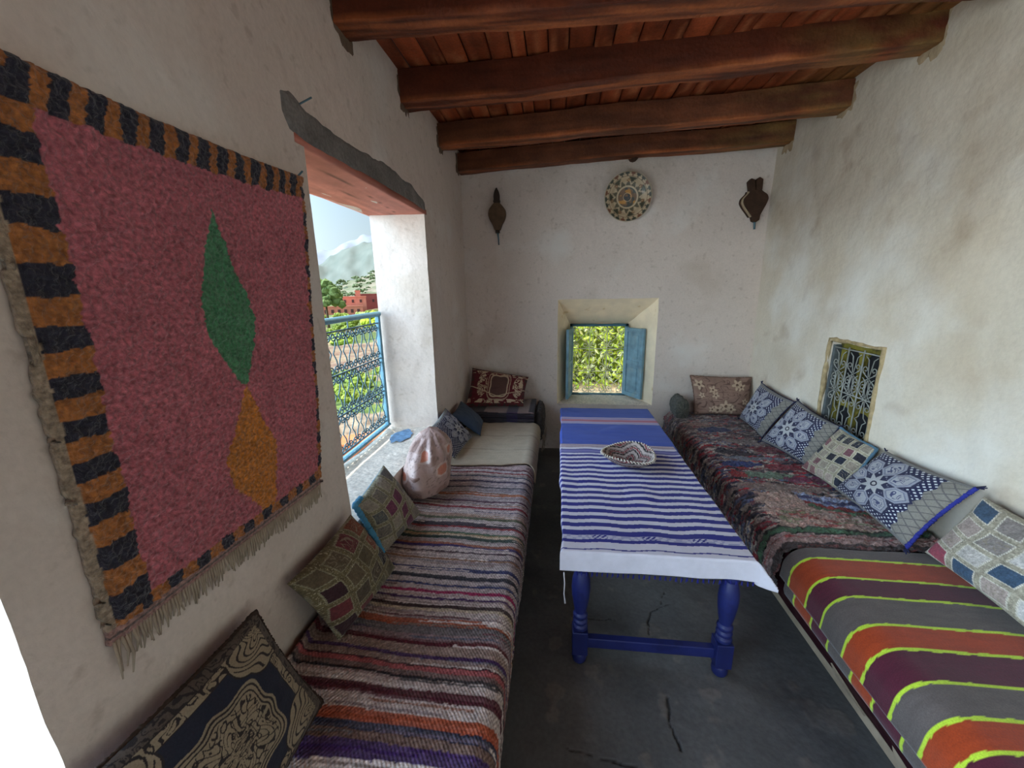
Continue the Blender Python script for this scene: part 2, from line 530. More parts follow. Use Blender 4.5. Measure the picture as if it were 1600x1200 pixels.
nP = 25
xs = np.linspace(LW - 0.05, RW + 0.05, nP + 1)
xs[1:-1] += np.random.RandomState(3).uniform(-0.022, 0.022, nP - 1)
Vc, Fc, Cc = [], [], []
pc = plank_cols((150, 72, 40), nP, 5, 0.4)
for i in range(nP):
    a, b = xs[i] + 0.002, xs[i + 1] - 0.002
    us = a + (b - a) * np.array([0, 0.03, 0.25, 0.5, 0.75, 0.97, 1.0]); vs = np.linspace(YF, BW + 0.05, 150)
    gx, gy = np.meshgrid(us, vs, indexing='ij')
    prof = np.array([0.012, 0.0, 0, 0, 0, 0.0, 0.012])[:, None]
    gz = ZT + 0.02 * (gx / 2) + prof + (fbm(gx * 6, gy * 1.5, i) - 0.5) * 0.012 + (i * 37 % 5) * 0.002
    streak = fbm(gx * 42, gy * 2.2, 40 + i, 3)
    peel = np.clip((fbm(gx * 30, gy * 4.0, 70 + i, 3) - 0.60) * 9, 0, 1)[..., None]
    c = pc[i] * (0.45 + 1.1 * streak[..., None])
    c = c * (1 - peel * 0.7) + srgb((196, 120, 78)) * peel * 0.7
    if b > 1.35:
        k = np.clip((gx - 1.35) / 0.4, 0, 1)[..., None] * 0.6
        c = c * (1 - k) + srgb((140, 108, 56)) * k * (0.6 + 0.6 * streak[..., None])
    off = len(Vc)
    Vc += np.stack([gx, gy, gz], -1).reshape(-1, 3).tolist()
    Cc += c.reshape(-1, 3).tolist()
    Fc += grid_faces(7, 150, off, flip=True).tolist()
off = len(Vc)
zz = ZT + 0.07
Vc += [(LW - 0.4, YF - 0.4, zz), (RW + 0.4, YF - 0.4, zz), (RW + 0.4, BW + 0.4, zz), (LW - 0.4, BW + 0.4, zz),
       (LW - 0.4, YF - 0.4, zz + 0.25), (RW + 0.4, YF - 0.4, zz + 0.25), (RW + 0.4, BW + 0.4, zz + 0.25), (LW - 0.4, BW + 0.4, zz + 0.25)]
Cc += [tuple(srgb((40, 22, 14)))] * 8
Fc += [tuple(off + i for i in f) for f in ((0, 3, 2, 1), (4, 5, 6, 7), (0, 1, 5, 4), (1, 2, 6, 5), (2, 3, 7, 6), (3, 0, 4, 7))]
o = mesh_from('ceiling', Vc, Fc, ceil_wood, col=Cc); o['kind'] = 'structure'


def beam(yl, yr, zl, zr, wd, ht, seed, label, tan=True, x0=LW - 0.06, x1=RW + 0.06, sag=0.012):
    n = 90
    t = np.linspace(0, 1, n)
    cx = x0 + (x1 - x0) * t
    ring = []
    prof = [(-0.5, 0.035), (-0.46, 0.0), (0.0, -0.012), (0.45, 0.0), (0.5, 0.05), (0.5, 0.9), (-0.5, 0.9)]
    pts = []
    for k in range(len(prof)):
        a, b = prof[k], prof[(k + 1) % len(prof)]
        m_ = 5 if k in (1, 2) else (6 if k in (4, 6) else 2)
        for q in range(m_):
            f = q / m_
            pts.append((a[0] + (b[0] - a[0]) * f, a[1] + (b[1] - a[1]) * f))
    pts = np.array(pts); m_ = len(pts)
    P = np.zeros((n, m_, 3)); C = np.zeros((n, m_, 3))
    yc = yl + (yr - yl) * t + (vn(t * 5, seed + t * 0, seed) - 0.5) * 0.03
    zb = zl + (zr - zl) * t + (vn(t * 4 + 7, t * 0, seed + 2) - 0.5) * sag
    wv = wd * (1 + (vn(t * 6, t * 0 + 3, seed + 4) - 0.5) * 0.14)
    P[..., 0] = cx[:, None]
    P[..., 1] = yc[:, None] + (pts[None, :, 0] + 0.5) * wv[:, None] + (fbm(cx[:, None] * 6, pts[None, :, 1] * 3 + pts[None, :, 0] * 3, seed + 9) - 0.5) * 0.014
    P[..., 2] = zb[:, None] + pts[None, :, 1] * ht + (fbm(cx[:, None] * 5, pts[None, :, 0] * 3, seed + 6) - 0.5) * 0.016
    st = fbm(cx[:, None] * 3.0, pts[None, :, 1] * 9 + pts[None, :, 0] * 9, seed, 4)
    bs = srgb((96, 44, 24)) if tan else srgb((108, 62, 38))
    C[:] = bs * (0.5 + 1.0 * st[..., None])
    bright = np.clip((fbm(cx[:, None] * 2.0, pts[None, :, 0] * 5 + 3 + pts[None, :, 1] * 2, seed + 1, 4) - 0.42) * 4, 0, 1)[..., None]
    bot = (pts[None, :, 1] < 0.05)[..., None]
    C = np.where(bot, C * (1 - 0.8 * bright) + srgb((186, 104, 58)) * bright * 0.8, C)
    ye = np.clip((cx[:, None] - 1.05) / 0.6, 0, 1)[..., None] * np.clip((fbm(cx[:, None] * 5, pts[None, :, 1] * 4, seed + 3) - 0.35) * 3, 0, 1)[..., None]
    C = C * (1 - ye * 0.7) + srgb((150, 118, 66)) * ye * 0.7
    V = P.reshape(-1, 3); F = grid_faces(n, m_, wrap=True).tolist()
    F += [tuple(range(m_)), tuple(range((n - 1) * m_, n * m_))[::-1]]
    o = mesh_from('ceiling_beam', V, F, beam_wood, col=C.reshape(-1, 3))
    o.data.set_sharp_from_angle(angle=math.radians(35))
    center_on(o, ((x0 + x1) / 2, yc[n // 2], zl))
    tag(o, label, 'beam', 'rough timber beams across the ceiling')
    return o


beam(1.80, 1.98, 2.69, 2.74, 0.13, 0.18, 1, 'thick dark timber beam nearest the camera, cut off by the top of the photo')
beam(2.48, 2.44, 2.68, 2.75, 0.14, 0.18, 2, 'long dark red-brown beam, second from the camera, with orange underside')
beam(3.19, 3.05, 2.68, 2.72, 0.13, 0.17, 3, 'brown beam third from the camera, just in front of the end wall beam', tan=False)
beam(3.80, 3.70, 2.67, 2.74, 0.14, 0.16, 4, 'worn brown beam lying along the end wall with pale plastered underside', tan=False)

def wall_patch(nm, x, yc, zc, ry, rz, seed, mat, out=1):
    R_, A_ = np.meshgrid(np.linspace(0, 1, 8), np.linspace(0, 2 * math.pi, 60, endpoint=False), indexing='ij')
    sq = 1 / np.maximum(np.abs(np.cos(A_)), np.abs(np.sin(A_))) ** 0.7
    rr = R_ * sq * (0.80 + 0.45 * vn(A_ * 3.5, A_ * 0, seed) + 0.05 * vn(A_ * 12, A_ * 0, seed + 1))
    P = np.stack([np.full_like(rr, x), yc + ry * rr * np.cos(A_), zc + rz * rr * np.sin(A_)], -1)
    P = wob(P, 0.012 if out > 0 else 0.016, 3, 0)
    P[..., 0] += out * (0.006 * np.clip((1 - R_) * 4, 0, 1) + 0.004 * (vn(P[..., 1] * 60, P[..., 2] * 60, 5) - 0.5) - 0.0015)
    o = mesh_from(nm, P.reshape(-1, 3), grid_faces(8, 60, wrap=True), mat); o['kind'] = 'structure'


smudge = nmat('smoky_plaster', (112, 92, 76), 0.95, var=0.4, vscale=14, bump=0.8, bscale=40, dist=0.008)
smudge_r = nmat('ochre_plaster', (178, 156, 126), 0.95, var=0.3, vscale=14, bump=0.7, bscale=40, dist=0.008)
for k, (yy_, zz2) in enumerate(((1.865, 2.75), (2.55, 2.745), (3.255, 2.74), (3.83, 2.73))):
    wall_patch('trim_%d' % (4 + k), LW, yy_, zz2, 0.082, 0.092, 3 + k, smudge)
for k, (yy_, zz2) in enumerate(((2.50, 2.80), (3.11, 2.78), (3.77, 2.77))):
    wall_patch('trim_%d' % (8 + k), RW, yy_, zz2, 0.082, 0.09, 13 + k, smudge_r, -1)

# stub of a pole poking out of the end wall above the plate
mb = MB()
mb.tube([(0.63, 4.0, 2.745), (0.64, 3.90, 2.74), (0.645, 3.80, 2.735)], [0.04, 0.042, 0.034], 12)
mb.tube([(0.57, 3.95, 2.76), (0.575, 3.84, 2.755)], [0.03, 0.022], 8)
o = mb.build('pole_stub', dark_leather2, smooth=True)
center_on(o, (0.63, 3.9, 2.74))
tag(o, 'short dark round pole end poking out of the wall above the hanging plate', 'pole end')

# lintel: red painted timber over the big opening and the bare cement scar above it
t = np.linspace(0, 1, 60); s = np.linspace(0, 1, 24)
T, S = np.meshgrid(t, s, indexing='ij')
Yb = 1.42 + 1.40 * T
Xb = LW + 0.004 - 0.40 * S
P = np.stack([Xb, Yb, 2.146 + (fbm(Yb * 4, Xb * 4, 5) - 0.5) * 0.01], -1)
gr = fbm(Yb * 2.0, Xb * 26, 3, 4)
crk = np.clip(1 - np.abs(Xb + 1.05 + 0.05 * np.sin(Yb * 2.5) + 0.0) / 0.004, 0, 1) + np.clip(1 - np.abs(Xb + 1.10 + 0.09 * (Yb - 2.0) * 0.3) / 0.004, 0, 1)
C = srgb((192, 122, 106)) * (0.6 + 0.8 * gr[..., None]) * (1 - 0.75 * np.clip(crk, 0, 1)[..., None])
lint = grid_obj('lintel_board', P, lintel_wood, col=C, thick=0.03)
lint.modifiers[0].offset = 1
center_on(lint, (-1.05, 2.1, 2.15))
tag(lint, 'reddish painted timber lintel board over the large open window on the left', 'lintel')
# scar: slightly raised bare cement band on the wall above the opening
pts_lo = [(1.36, 2.24), (1.40, 2.17), (1.47, 2.155), (1.8, 2.157), (2.2, 2.157), (2.6, 2.157), (2.83, 2.155)]
pts_hi = [(1.34, 2.28), (1.42, 2.31), (1.52, 2.285), (1.8, 2.27), (2.15, 2.305), (2.6, 2.28), (2.84, 2.215)]
def interp(pts, y):
    a = np.array(pts); return np.interp(y, a[:, 0], a[:, 1])
T, S = np.meshgrid(np.linspace(1.35, 2.84, 150), np.linspace(0, 1, 14), indexing='ij')
lo = interp(pts_lo, T); hi = interp(pts_hi, T) + (fbm(T * 9, T * 0, 6) - 0.5) * 0.03
Zs = lo + (hi - lo) * S
ef = np.minimum(np.minimum(S, 1 - S) * 6, np.minimum((T - 1.35) * 20, (2.84 - T) * 20)).clip(0, 1)
Q = np.stack([np.full_like(T, LW), T, Zs], -1)
Q = wob(Q, 0.012, 3, 0)
Q[..., 0] += -0.006 + 0.013 * ef + (fbm(T * 30, Zs * 30, 2) - 0.5) * 0.004 * ef
o = grid_obj('trim_1', Q, grey_scar); o['kind'] = 'structure'
mb = MB(); mb.tube([(LW - 0.01, 1.47, 2.275), (LW + 0.05, 1.475, 2.30)], 0.003, 6)
o = mb.build('nail', iron_dark); center_on(o, (LW, 1.47, 2.275)); tag(o, 'bent iron nail sticking out above the corner of the large window', 'nail')

# ------------------------------------------------------------------ back window: shutters and grille
win = empty('window_1', (0.43, 4.27, 0.5), kind='structure')


def local(o, parent):
    o.parent = parent
    o.matrix_parent_inverse = Matrix.Translation(-Vector(parent.location))
    return o


mb = MB()
mb.box(0.13, 0.16, 4.24, 4.30, 0.50, 1.27); mb.box(0.70, 0.73, 4.24, 4.30, 0.50, 1.27)
mb.box(0.13, 0.73, 4.24, 4.30, 1.245, 1.27); mb.box(0.13, 0.73, 4.24, 4.30, 0.50, 0.515)
local(mb.build('window_frame', shutter_dark, bevel=0.003), win)


def spiral(c, r0, turns, a0, sgn=1, n=22):
    out = []
    for i in range(n):
        f = i / (n - 1)
        a = a0 + sgn * turns * 2 * math.pi * f
        r = r0 * (1 - 0.78 * f)
        out.append((c[0] + r * math.cos(a), c[1] + r * math.sin(a)))
    return out


# grille in the XZ plane at y=4.275
mb = MB(); yg = 4.275; gr_ = 0.005
x0, x1, z0, z1 = 0.16, 0.70, 0.515, 1.245
for k in range(1, 3):
    x = x0 + (x1 - x0) * k / 3
    mb.tube([(x, yg, z0), (x, yg, z1)], gr_, 6)
for k in range(0, 4):
    z = z0 + (z1 - z0) * k / 3
    mb.tube([(x0, yg, z + 0.004), (x1, yg, z + 0.004)], gr_, 6)
local(mb.build('grille_bars', iron_white, smooth=True), win)
mb = MB()
cw, ch = (x1 - x0) / 3, (z1 - z0) / 3
for sx in (-1, 1):
    for sz in (-1, 1):
        c = (sx * 0.045, sz * 0.075)
        pts = spiral(c, 0.036, 1.3, math.pi / 2 * (-sz) + (0 if sx > 0 else 0), sx * sz)
        mb.tube([(p[0], 0, p[1]) for p in pts], 0.0042, 5)
        mb.tube([(sx * 0.045, 0, sz * 0.04), (sx * 0.02, 0, sz * 0.02), (0, 0, 0)], 0.003, 5)
    mb.tube([(sx * 0.08, 0, -0.1), (sx * 0.05, 0, 0), (sx * 0.08, 0, 0.1)], 0.003, 5)
cell = None
for i in range(3):
    for j in range(3):
        if cell is None:
            s_ = mb.build('grille_scroll', iron_white, smooth=True); cell = s_
        else:
            s_ = cell.copy(); COL.objects.link(s_)
        s_.parent = win
        s_.location = (x0 + cw * (i + 0.5) - 0.43, yg - 4.27, z0 + ch * (j + 0.5) - 0.5)


def shutter(hx, hy, ex, ey, label):
    e = empty('shutter', (0, 0, 0))
    e.parent = win
    L = math.hypot(ex - hx, ey - hy)
    e.location = (hx - 0.43, hy - 4.27, 0.02)
    e.rotation_euler.z = math.atan2(ey - hy, ex - hx)
    H = 0.72
    mb = MB()
    fr = 0.045; th = 0.014
    mb.box(0, fr, -th, th, 0, H); mb.box(L - fr, L, -th, th, 0, H)
    for z in (0, H / 2 - 0.02, H - fr):
        mb.box(fr, L - fr, -th, th, z, z + (0.04 if z not in (0,) else fr))
    f = mb.build('shutter_frame', shutter_blue, e, bevel=0.003)
    for z in (fr, H / 2 + 0.02):
        mb = MB(); hh = H / 2 - 0.02 - fr
        mb.box(fr, L - fr, -0.006, 0.006, z, z + hh)
        mb.box(fr + 0.03, L - fr - 0.03, -0.010, 0.010, z + 0.03, z + hh - 0.03)
        mb.build('shutter_panel', shutter_blue, e, bevel=0.002)


shutter(0.155, 4.25, 0.10, 3.99, '')
shutter(0.705, 4.25, 0.85, 4.02, '')

# ------------------------------------------------------------------ small right window
w3 = empty('window_2', (RW + 0.07, 2.64, 0.62), kind='structure')
mb = MB(); mb.box(RW + 0.075, RW + 0.10, 2.42, 2.86, 0.60, 1.28)
local(mb.build('dark_panel', black_void), w3)
mb = MB()
for y in (2.47, 2.645, 2.81):
    mb.box(RW + 0.055, RW + 0.076, y - 0.022, y + 0.022, 0.62, 1.26)
for z in (0.62, 0.86, 1.235):
    mb.box(RW + 0.054, RW + 0.076, 2.435, 2.845, z, z + 0.035)
for yc_ in (2.557, 2.727):
    for a in range(7):   # arched heads
        a0_, a1_ = math.pi * a / 7, math.pi * (a + 1) / 7
        for zc in (0.80, 1.17):
            p = [(yc_ + 0.065 * math.cos(q), zc + 0.065 * math.sin(q)) for q in (a0_, a1_)]
            q = [(yc_ + 0.09 * math.cos(w_), zc + 0.10 * math.sin(w_)) for w_ in (a0_, a1_)]
            mb.hexa([(RW + 0.058, p[0][0], p[0][1]), (RW + 0.058, p[1][0], p[1][1]), (RW + 0.058, q[1][0], q[1][1]), (RW + 0.058, q[0][0], q[0][1]),
                     (RW + 0.075, p[0][0], p[0][1]), (RW + 0.075, p[1][0], p[1][1]), (RW + 0.075, q[1][0], q[1][1]), (RW + 0.075, q[0][0], q[0][1])])
local(mb.build('window_frame', yellow_wood), w3)
mb = MB(); xg = RW + 0.018
for y in (2.45, 2.58, 2.71, 2.84):
    mb.tube([(xg, y, 0.61), (xg, y, 1.25)], 0.0045, 6)
for z in (0.70, 0.96, 1.235):
    mb.tube([(xg, 2.43, z), (xg, 2.85, z)], 0.0045, 6)
local(mb.build('grille_bars', iron_grey, smooth=True), w3)
first = None
for z in (0.70, 0.96, 1.02):
    for y in (2.515, 2.645, 2.775):
        if first is None:
            mb = MB()
            for s_ in (-1, 1):
                for q in (-1, 1):
                    pts = spiral((s_ * 0.033, q * 0.05), 0.024, 1.2, -math.pi / 2 * q, s_ * q, 16)
                    mb.tube([(0, p[0], p[1]) for p in pts], 0.003, 5)
                    mb.tube([(0, s_ * 0.004, q * 0.01), (0, s_ * 0.02, q * 0.11), (0, s_ * 0.045, q * 0.13)], 0.003, 5)
                    mb.tube([(0, 0, 0), (0, s_ * 0.05, q * 0.03)], 0.003, 5)
            first = mb.build('grille_scroll', iron_grey, smooth=True); g_ = first
        else:
            g_ = first.copy(); COL.objects.link(g_)
        g_.parent = w3; g_.location = (xg - RW - 0.07, y - 2.64, z - 0.62 + (0.07 if z == 1.02 else 0))
# weathered wooden jamb and ragged rim
mb = MB()
mb.box(RW + 0.012, RW + 0.07, 2.835, 2.857, 0.61, 1.25)
local(mb.build('jamb_post', nmat('grey_jamb', (92, 98, 100), 0.8, var=0.3, vscale=20), bevel=0.004), w3)
rimm = nmat('ragged_rim', (178, 156, 118), 0.95, var=0.35, vscale=30, bump=0.8, bscale=60, dist=0.01)
mb = MB()
def ribbon(pts, wdt):
    for (a, b) in zip(pts[:-1], pts[1:]):
        mb.tube([a, b], wdt, 6)
ring = []
for (a, b) in (((2.412, 0.6), (2.412, 1.285)), ((2.412, 1.285), (2.868, 1.285)), ((2.868, 1.285), (2.868, 0.6))):
    for k in range(14):
        f = k / 14
        ring.append((RW - 0.001, a[0] + (b[0] - a[0]) * f + random.uniform(-.004, .004), a[1] + (b[1] - a[1]) * f + random.uniform(-.004, .004)))
mb.tube(ring, [random.uniform(0.010, 0.018) for _ in ring], 7)
o = mb.build('trim_2', rimm, smooth=True); o['kind'] = 'structure'

# ------------------------------------------------------------------ balcony railing in the large opening
rail = empty('balcony_railing', (-1.27, 2.1, 0.66), 'pale blue wrought iron railing with scrollwork standing in the large open window', 'railing')
xr = -1.27
mb = MB(); mb.tube([(xr, 1.46, 1.487), (xr, 2.1, 1.487), (xr, 2.745, 1.487)], 0.018, 12); local(mb.build('handrail', iron_blue, smooth=True), rail)
mb = MB(); mb.box(xr - 0.014, xr + 0.014, 2.705, 2.735, 0.66, 1.475); local(mb.build('post', iron_blue, bevel=0.003), rail)
mb = MB(); mb.box(xr - 0.014, xr + 0.014, 1.47, 1.50, 0.66, 1.475); local(mb.build('post', iron_blue, bevel=0.003), rail)
rows = [1.425, 1.175, 0.93, 0.70]
for z in rows:
    mb = MB(); mb.box(xr - 0.006, xr + 0.006, 1.49, 2.71, z - 0.004, z + 0.004); local(mb.build('crossbar', iron_dark), rail)
mb = MB(); mb.box(xr - 0.02, xr + 0.02, 1.46, 2.74, 0.655, 0.672); local(mb.build('bottom_rail', iron_blue, bevel=0.003), rail)
for y in (1.7, 2.0, 2.3, 2.6):
    mb = MB(); mb.box(xr - 0.004, xr + 0.004, y, y + 0.006, 1.425, 1.475); local(mb.build('strut', iron_dark), rail)
ncol = 11; cwd = (2.70 - 1.50) / ncol
proto = None
for r_ in range(3):
    ztop, zbot = rows[r_], rows[r_ + 1]
    for c_ in range(ncol):
        if proto is None:
            mb = MB(); hh = (ztop - zbot) / 2
            for s_ in (-1, 1):
                for q in (-1, 1):
                    cc = (s_ * cwd * 0.24, q * (hh - 0.028))
                    pts = spiral(cc, 0.027, 1.4, (0 if s_ > 0 else math.pi), -s_ * q, 20)
                    pts = [(s_ * cwd * 0.10, q * 0.03), (s_ * cwd * 0.40, q * 0.06)] + pts if False else pts
                    mb.tube([(0, p[0], p[1]) for p in pts], 0.0042, 6)
            for s_ in (-1, 1):
                mb.tube([(0, s_ * (cwd * 0.24 + 0.024), hh - 0.028), (0, s_ * cwd * 0.34, 0.04), (0, s_ * cwd * 0.10, 0.0),
                         (0, s_ * cwd * 0.34, -0.04), (0, s_ * (cwd * 0.24 + 0.024), -hh + 0.028)], 0.0038, 6)
            proto = mb.build('scroll', iron_dark, smooth=True); g_ = proto
        else:
            g_ = proto.copy(); COL.objects.link(g_)
        g_.parent = rail
        g_.location = (0, 1.50 + cwd * (c_ + 0.5) - 2.1, (ztop + zbot) / 2 - 0.66)
        if r_ == 2:
            g_.scale = (1, 1, 0.93)

# ------------------------------------------------------------------ pattern painters (u right, v up, both 0..1)
def scrolls(u, v, f, s, wdt=0.16, warp=1.0):
    """meandering arabesque lines"""
    wx = u * f + warp * fbm(u * f * 0.8, v * f * 0.8, s, 2); wy = v * f + warp * fbm(u * f * 0.8 + 9, v * f * 0.8, s + 3, 2)
    n = vn(wx, wy, s + 5) * 3.0
    return (np.abs(n - np.floor(n) - 0.5) < wdt).astype(float)


def poly(u, v, pts):
    ins = np.zeros(u.shape, bool); n = len(pts)
    for i in range(n):
        x1, y1 = pts[i]; x2, y2 = pts[(i + 1) % n]
        c = ((y1 > v) != (y2 > v)) & (u < (x2 - x1) * (v - y1) / (y2 - y1 + 1e-12) + x1)
        ins ^= c
    return ins.astype(float)


def p_baroque(u, v):
    C = blank(u, (38, 41, 56))
    g = (152, 138, 116); d = (48, 42, 42)
    e = np.minimum(np.minimum(u, 1 - u), np.minimum(v, 1 - v))
    mu, mv = np.minimum(u, 1 - u), np.minimum(v, 1 - v)
    C = put(C, e < 0.06, (92, 82, 74)); C = put(C, (e < 0.06) * scrolls(u, v, 34, 3, 0.16), d)
    band = (e > 0.06) & (e < 0.125)
    C = put(C, band, g); C = put(C, band * scrolls(u, v, 26, 8, 0.12), d)
    C = put(C, (np.abs(e - 0.062) < 0.004) | (np.abs(e - 0.122) < 0.004), d)
    rc = np.hypot(mu - 0.09, mv - 0.09); ac = np.arctan2(mv - 0.09, mu - 0.09)
    lim = 0.22 + 0.022 * np.abs(np.sin(ac * 4))
    C = put(C, (rc < lim) & (e > 0.06), g)
    C = put(C, (rc < lim - 0.015) & (e > 0.06) & (np.abs(((rc * 26 + 0.8 * np.sin(ac * 4 + rc * 22)) % 1) - 0.5) < 0.14), d)
    C = put(C, (np.abs(rc - lim) < 0.005) & (e > 0.06), d)
    x, y = (u - 0.5), (v - 0.5)
    a = np.arctan2(y, x); r = np.hypot(x, y)
    R = 0.235 * (1 + 0.30 * np.abs(np.sin(2 * a)) ** 5 + 0.10 * np.abs(np.cos(2 * a)) ** 12)
    C = put(C, r < R * 1.08, g)
    C = put(C, (np.abs(r - R) < 0.006) | (np.abs(r - R * 0.90) < 0.005), d)
    C = put(C, (r < R * 0.84) * scrolls(u, np.abs(y), 22, 31, 0.13, 1.2), d)
    C = put(C, (r < R * 0.84) & (np.abs(((r * 20 + 1.1 * np.sin(a * 6 + r * 16)) % 1) - 0.5) < 0.09), d)
    return C


def p_star(u, v, cx=0.42, band=True):
    C = blank(u, (34, 37, 70))
    fx, fy = u * 34, v * 34
    du = np.abs(((fx + fy) % 2) - 1) + 0; dv = np.abs(((fx - fy) % 2) - 1)
    dots = (np.maximum(du, dv) < 0.46)
    C = put(C, dots, (206, 208, 214))
    zig = 0.045 * np.abs(((v * 10) % 2) - 1)
    gb = (u > 0.83 - 0 + zig) & band
    C = put(C, gb, (132, 128, 120)); C = put(C, gb & (np.abs(((u * 18 + v * 18) % 2) - 1) < 0.14), (100, 96, 96)); C = put(C, gb & (np.abs(((u * 18 - v * 18) % 2) - 1) < 0.14), (100, 96, 96))
    x, y = (u - cx) / 0.42, (v - 0.5) / 0.47
    r = np.hypot(x, y); a = np.arctan2(y, x) + math.pi / 8
    half = np.abs(((a / (math.pi / 4)) % 1) - 0.5) * (math.pi / 4)
    lat, lon = r * np.sin(half), r * np.cos(half)
    def kite(k, c0, w_, h_):
        return (lat < w_ * k * np.clip((1 - np.abs(lon - c0) / (h_ * k)) * 1.7, 0, 1))
    C = put(C, kite(1.12, 0.67, 0.24, 0.36), (48, 50, 76))
    C = put(C, kite(1.0, 0.67, 0.225, 0.335), (150, 152, 164))
    C = put(C, kite(0.80, 0.67, 0.225, 0.335), (104, 108, 132)); C = put(C, kite(0.72, 0.67, 0.225, 0.335), (166, 166, 172))
    C = put(C, kite(0.55, 0.67, 0.225, 0.335) * scrolls(u, v, 20, 5, 0.16, 1.0), (70, 74, 108))
    C = put(C, r < 0.36, (44, 46, 72))
    a2 = a + math.pi / 8
    half2 = np.abs(((a / (math.pi / 4)) % 1) - 0.5) * (math.pi / 4)
    l2, n2_ = r * np.sin(half2), r * np.cos(half2)
    C = put(C, (l2 < 0.075 * np.clip((0.42 - n2_) / 0.22, 0, 1)) & (n2_ > 0.08), (178, 178, 180))
    C = put(C, r < 0.10, (42, 42, 62)); C = put(C, (r < 0.055), (186, 184, 180))
    C = put(C, (v < 0.05) | (v > 0.95), (120, 118, 116))
    return C


def patch_painter(pal, base, seed, n=5, braid=(176, 172, 150), big=0.5):
    def f(u, v):
        U_ = u * n + 0.12 * np.sin(v * 7); V_ = v * n + 0.12 * np.sin(u * 6)
        C = blank(u, base)
        n2 = (fbm(u * 40, v * 40, seed, 3) - 0.5)[..., None]
        C = C * (1 + 0.9 * n2)
        cu, cv = U_ - np.floor(U_), V_ - np.floor(V_)
        rid = cellr(U_, V_, seed)
        e = np.minimum(np.minimum(cu, 1 - cu), np.minimum(cv, 1 - cv))
        k = (rid * len(pal)).astype(int).clip(0, len(pal) - 1)
        P_ = np.array([srgb(c) for c in pal])[k]
        P_ = P_ * (1 + 0.6 * n2)
        mk = (e > 0.13).astype(float)
        C = C * (1 - mk[..., None]) + P_ * mk[..., None]
        sc_ = (e > 0.2) * (cellr(U_, V_, seed + 4) > 0.6) * scrolls(u, v, 20, seed, 0.1)
        C = put(C, sc_, (150, 140, 120), 0.6)
        rope = (np.abs(e - 0.12) < 0.028) * (0.35 + 0.65 * (np.sin((u + v) * 240) > -0.2))
        C = put(C, rope, braid)
        glit = (vn(u * 160, v * 160, seed) > 0.86) * (e < 0.13)
        C = put(C, glit, (214, 206, 180), 0.8)
        return C
    return f


def p_burgundy(u, v):
    C = blank(u, (98, 30, 38)); cr_ = (196, 176, 150)
    e = np.minimum(np.minimum(u, 1 - u), np.minimum(v, 1 - v))
    C = put(C, (e < 0.06) * scrolls(u, v, 20, 2, 0.2), (60, 50, 44))
    x, y = (u - 0.52) / 0.17, (v - 0.55) / 0.34
    r = np.hypot(x, y) + 0.12 * np.cos(np.arctan2(y, x) * 4)
    C = put(C, r < 0.95, (96, 70, 64))
    C = put(C, np.abs(r - 1.0) < 0.07, cr_); C = put(C, np.abs(r - 1.25) < 0.05, cr_, 0.7)
    for (cx_, sx) in ((0.22, 1), (0.86, 1)):
        rr = np.hypot((u - cx_) / 0.09, (v - 0.55) / 0.33)
        C = put(C, (rr < 1.0) * scrolls(u, v, 13, 7, 0.26, 2.0), cr_)
    C = put(C, (np.abs(v - 0.9) < 0.05) * scrolls(u, v, 12, 17, 0.25, 2), cr_)
    C = put(C, (np.abs(v - 0.10 - 0.10 * np.abs(u - 0.5)) < 0.05) * scrolls(u, v, 12, 27, 0.25, 2), cr_)
    C = put(C, np.abs(v - 0.25 - 0.5 * np.abs(u - 0.52)) < 0.012, cr_)
    return C


def flowers(C, u, v, spots, asp, petal, core):
    for (fx, fy, r0) in spots:
        r0 = r0 * 1.3
        dx, dy = (u - fx) * asp, v - fy
        r = np.hypot(dx, dy); a = np.arctan2(dy, dx)
        R = r0 * (0.72 + 0.28 * np.cos(a * 5 + fx * 20))
        C = put(C, r < R, petal)
        C = put(C, (r < R) & (r > R * 0.86), core, 0.6)
        C = put(C, r < r0 * 0.22, core)
    return C


def p_floral(u, v):
    C = blank(u, (148, 118, 104)) * (0.75 + 0.5 * fbm(u * 8, v * 6, 5)[..., None])
    C = put(C, scrolls(u, v, 8, 4, 0.09, 1.5), (96, 72, 62), 0.8)
    C = flowers(C, u, v, [(0.10, 0.78, 0.12), (0.32, 0.66, 0.10), (0.36, 0.52, 0.09), (0.75, 0.80, 0.13), (0.82, 0.74, 0.1), (0.54, 0.22, 0.15), (0.40, 0.10, 0.13), (0.30, 0.12, 0.09), (0.64, 0.13, 0.12), (0.12, 0.5, 0.07), (0.9, 0.35, 0.08)],
                1.5, (198, 172, 146), (110, 84, 70))
    return C


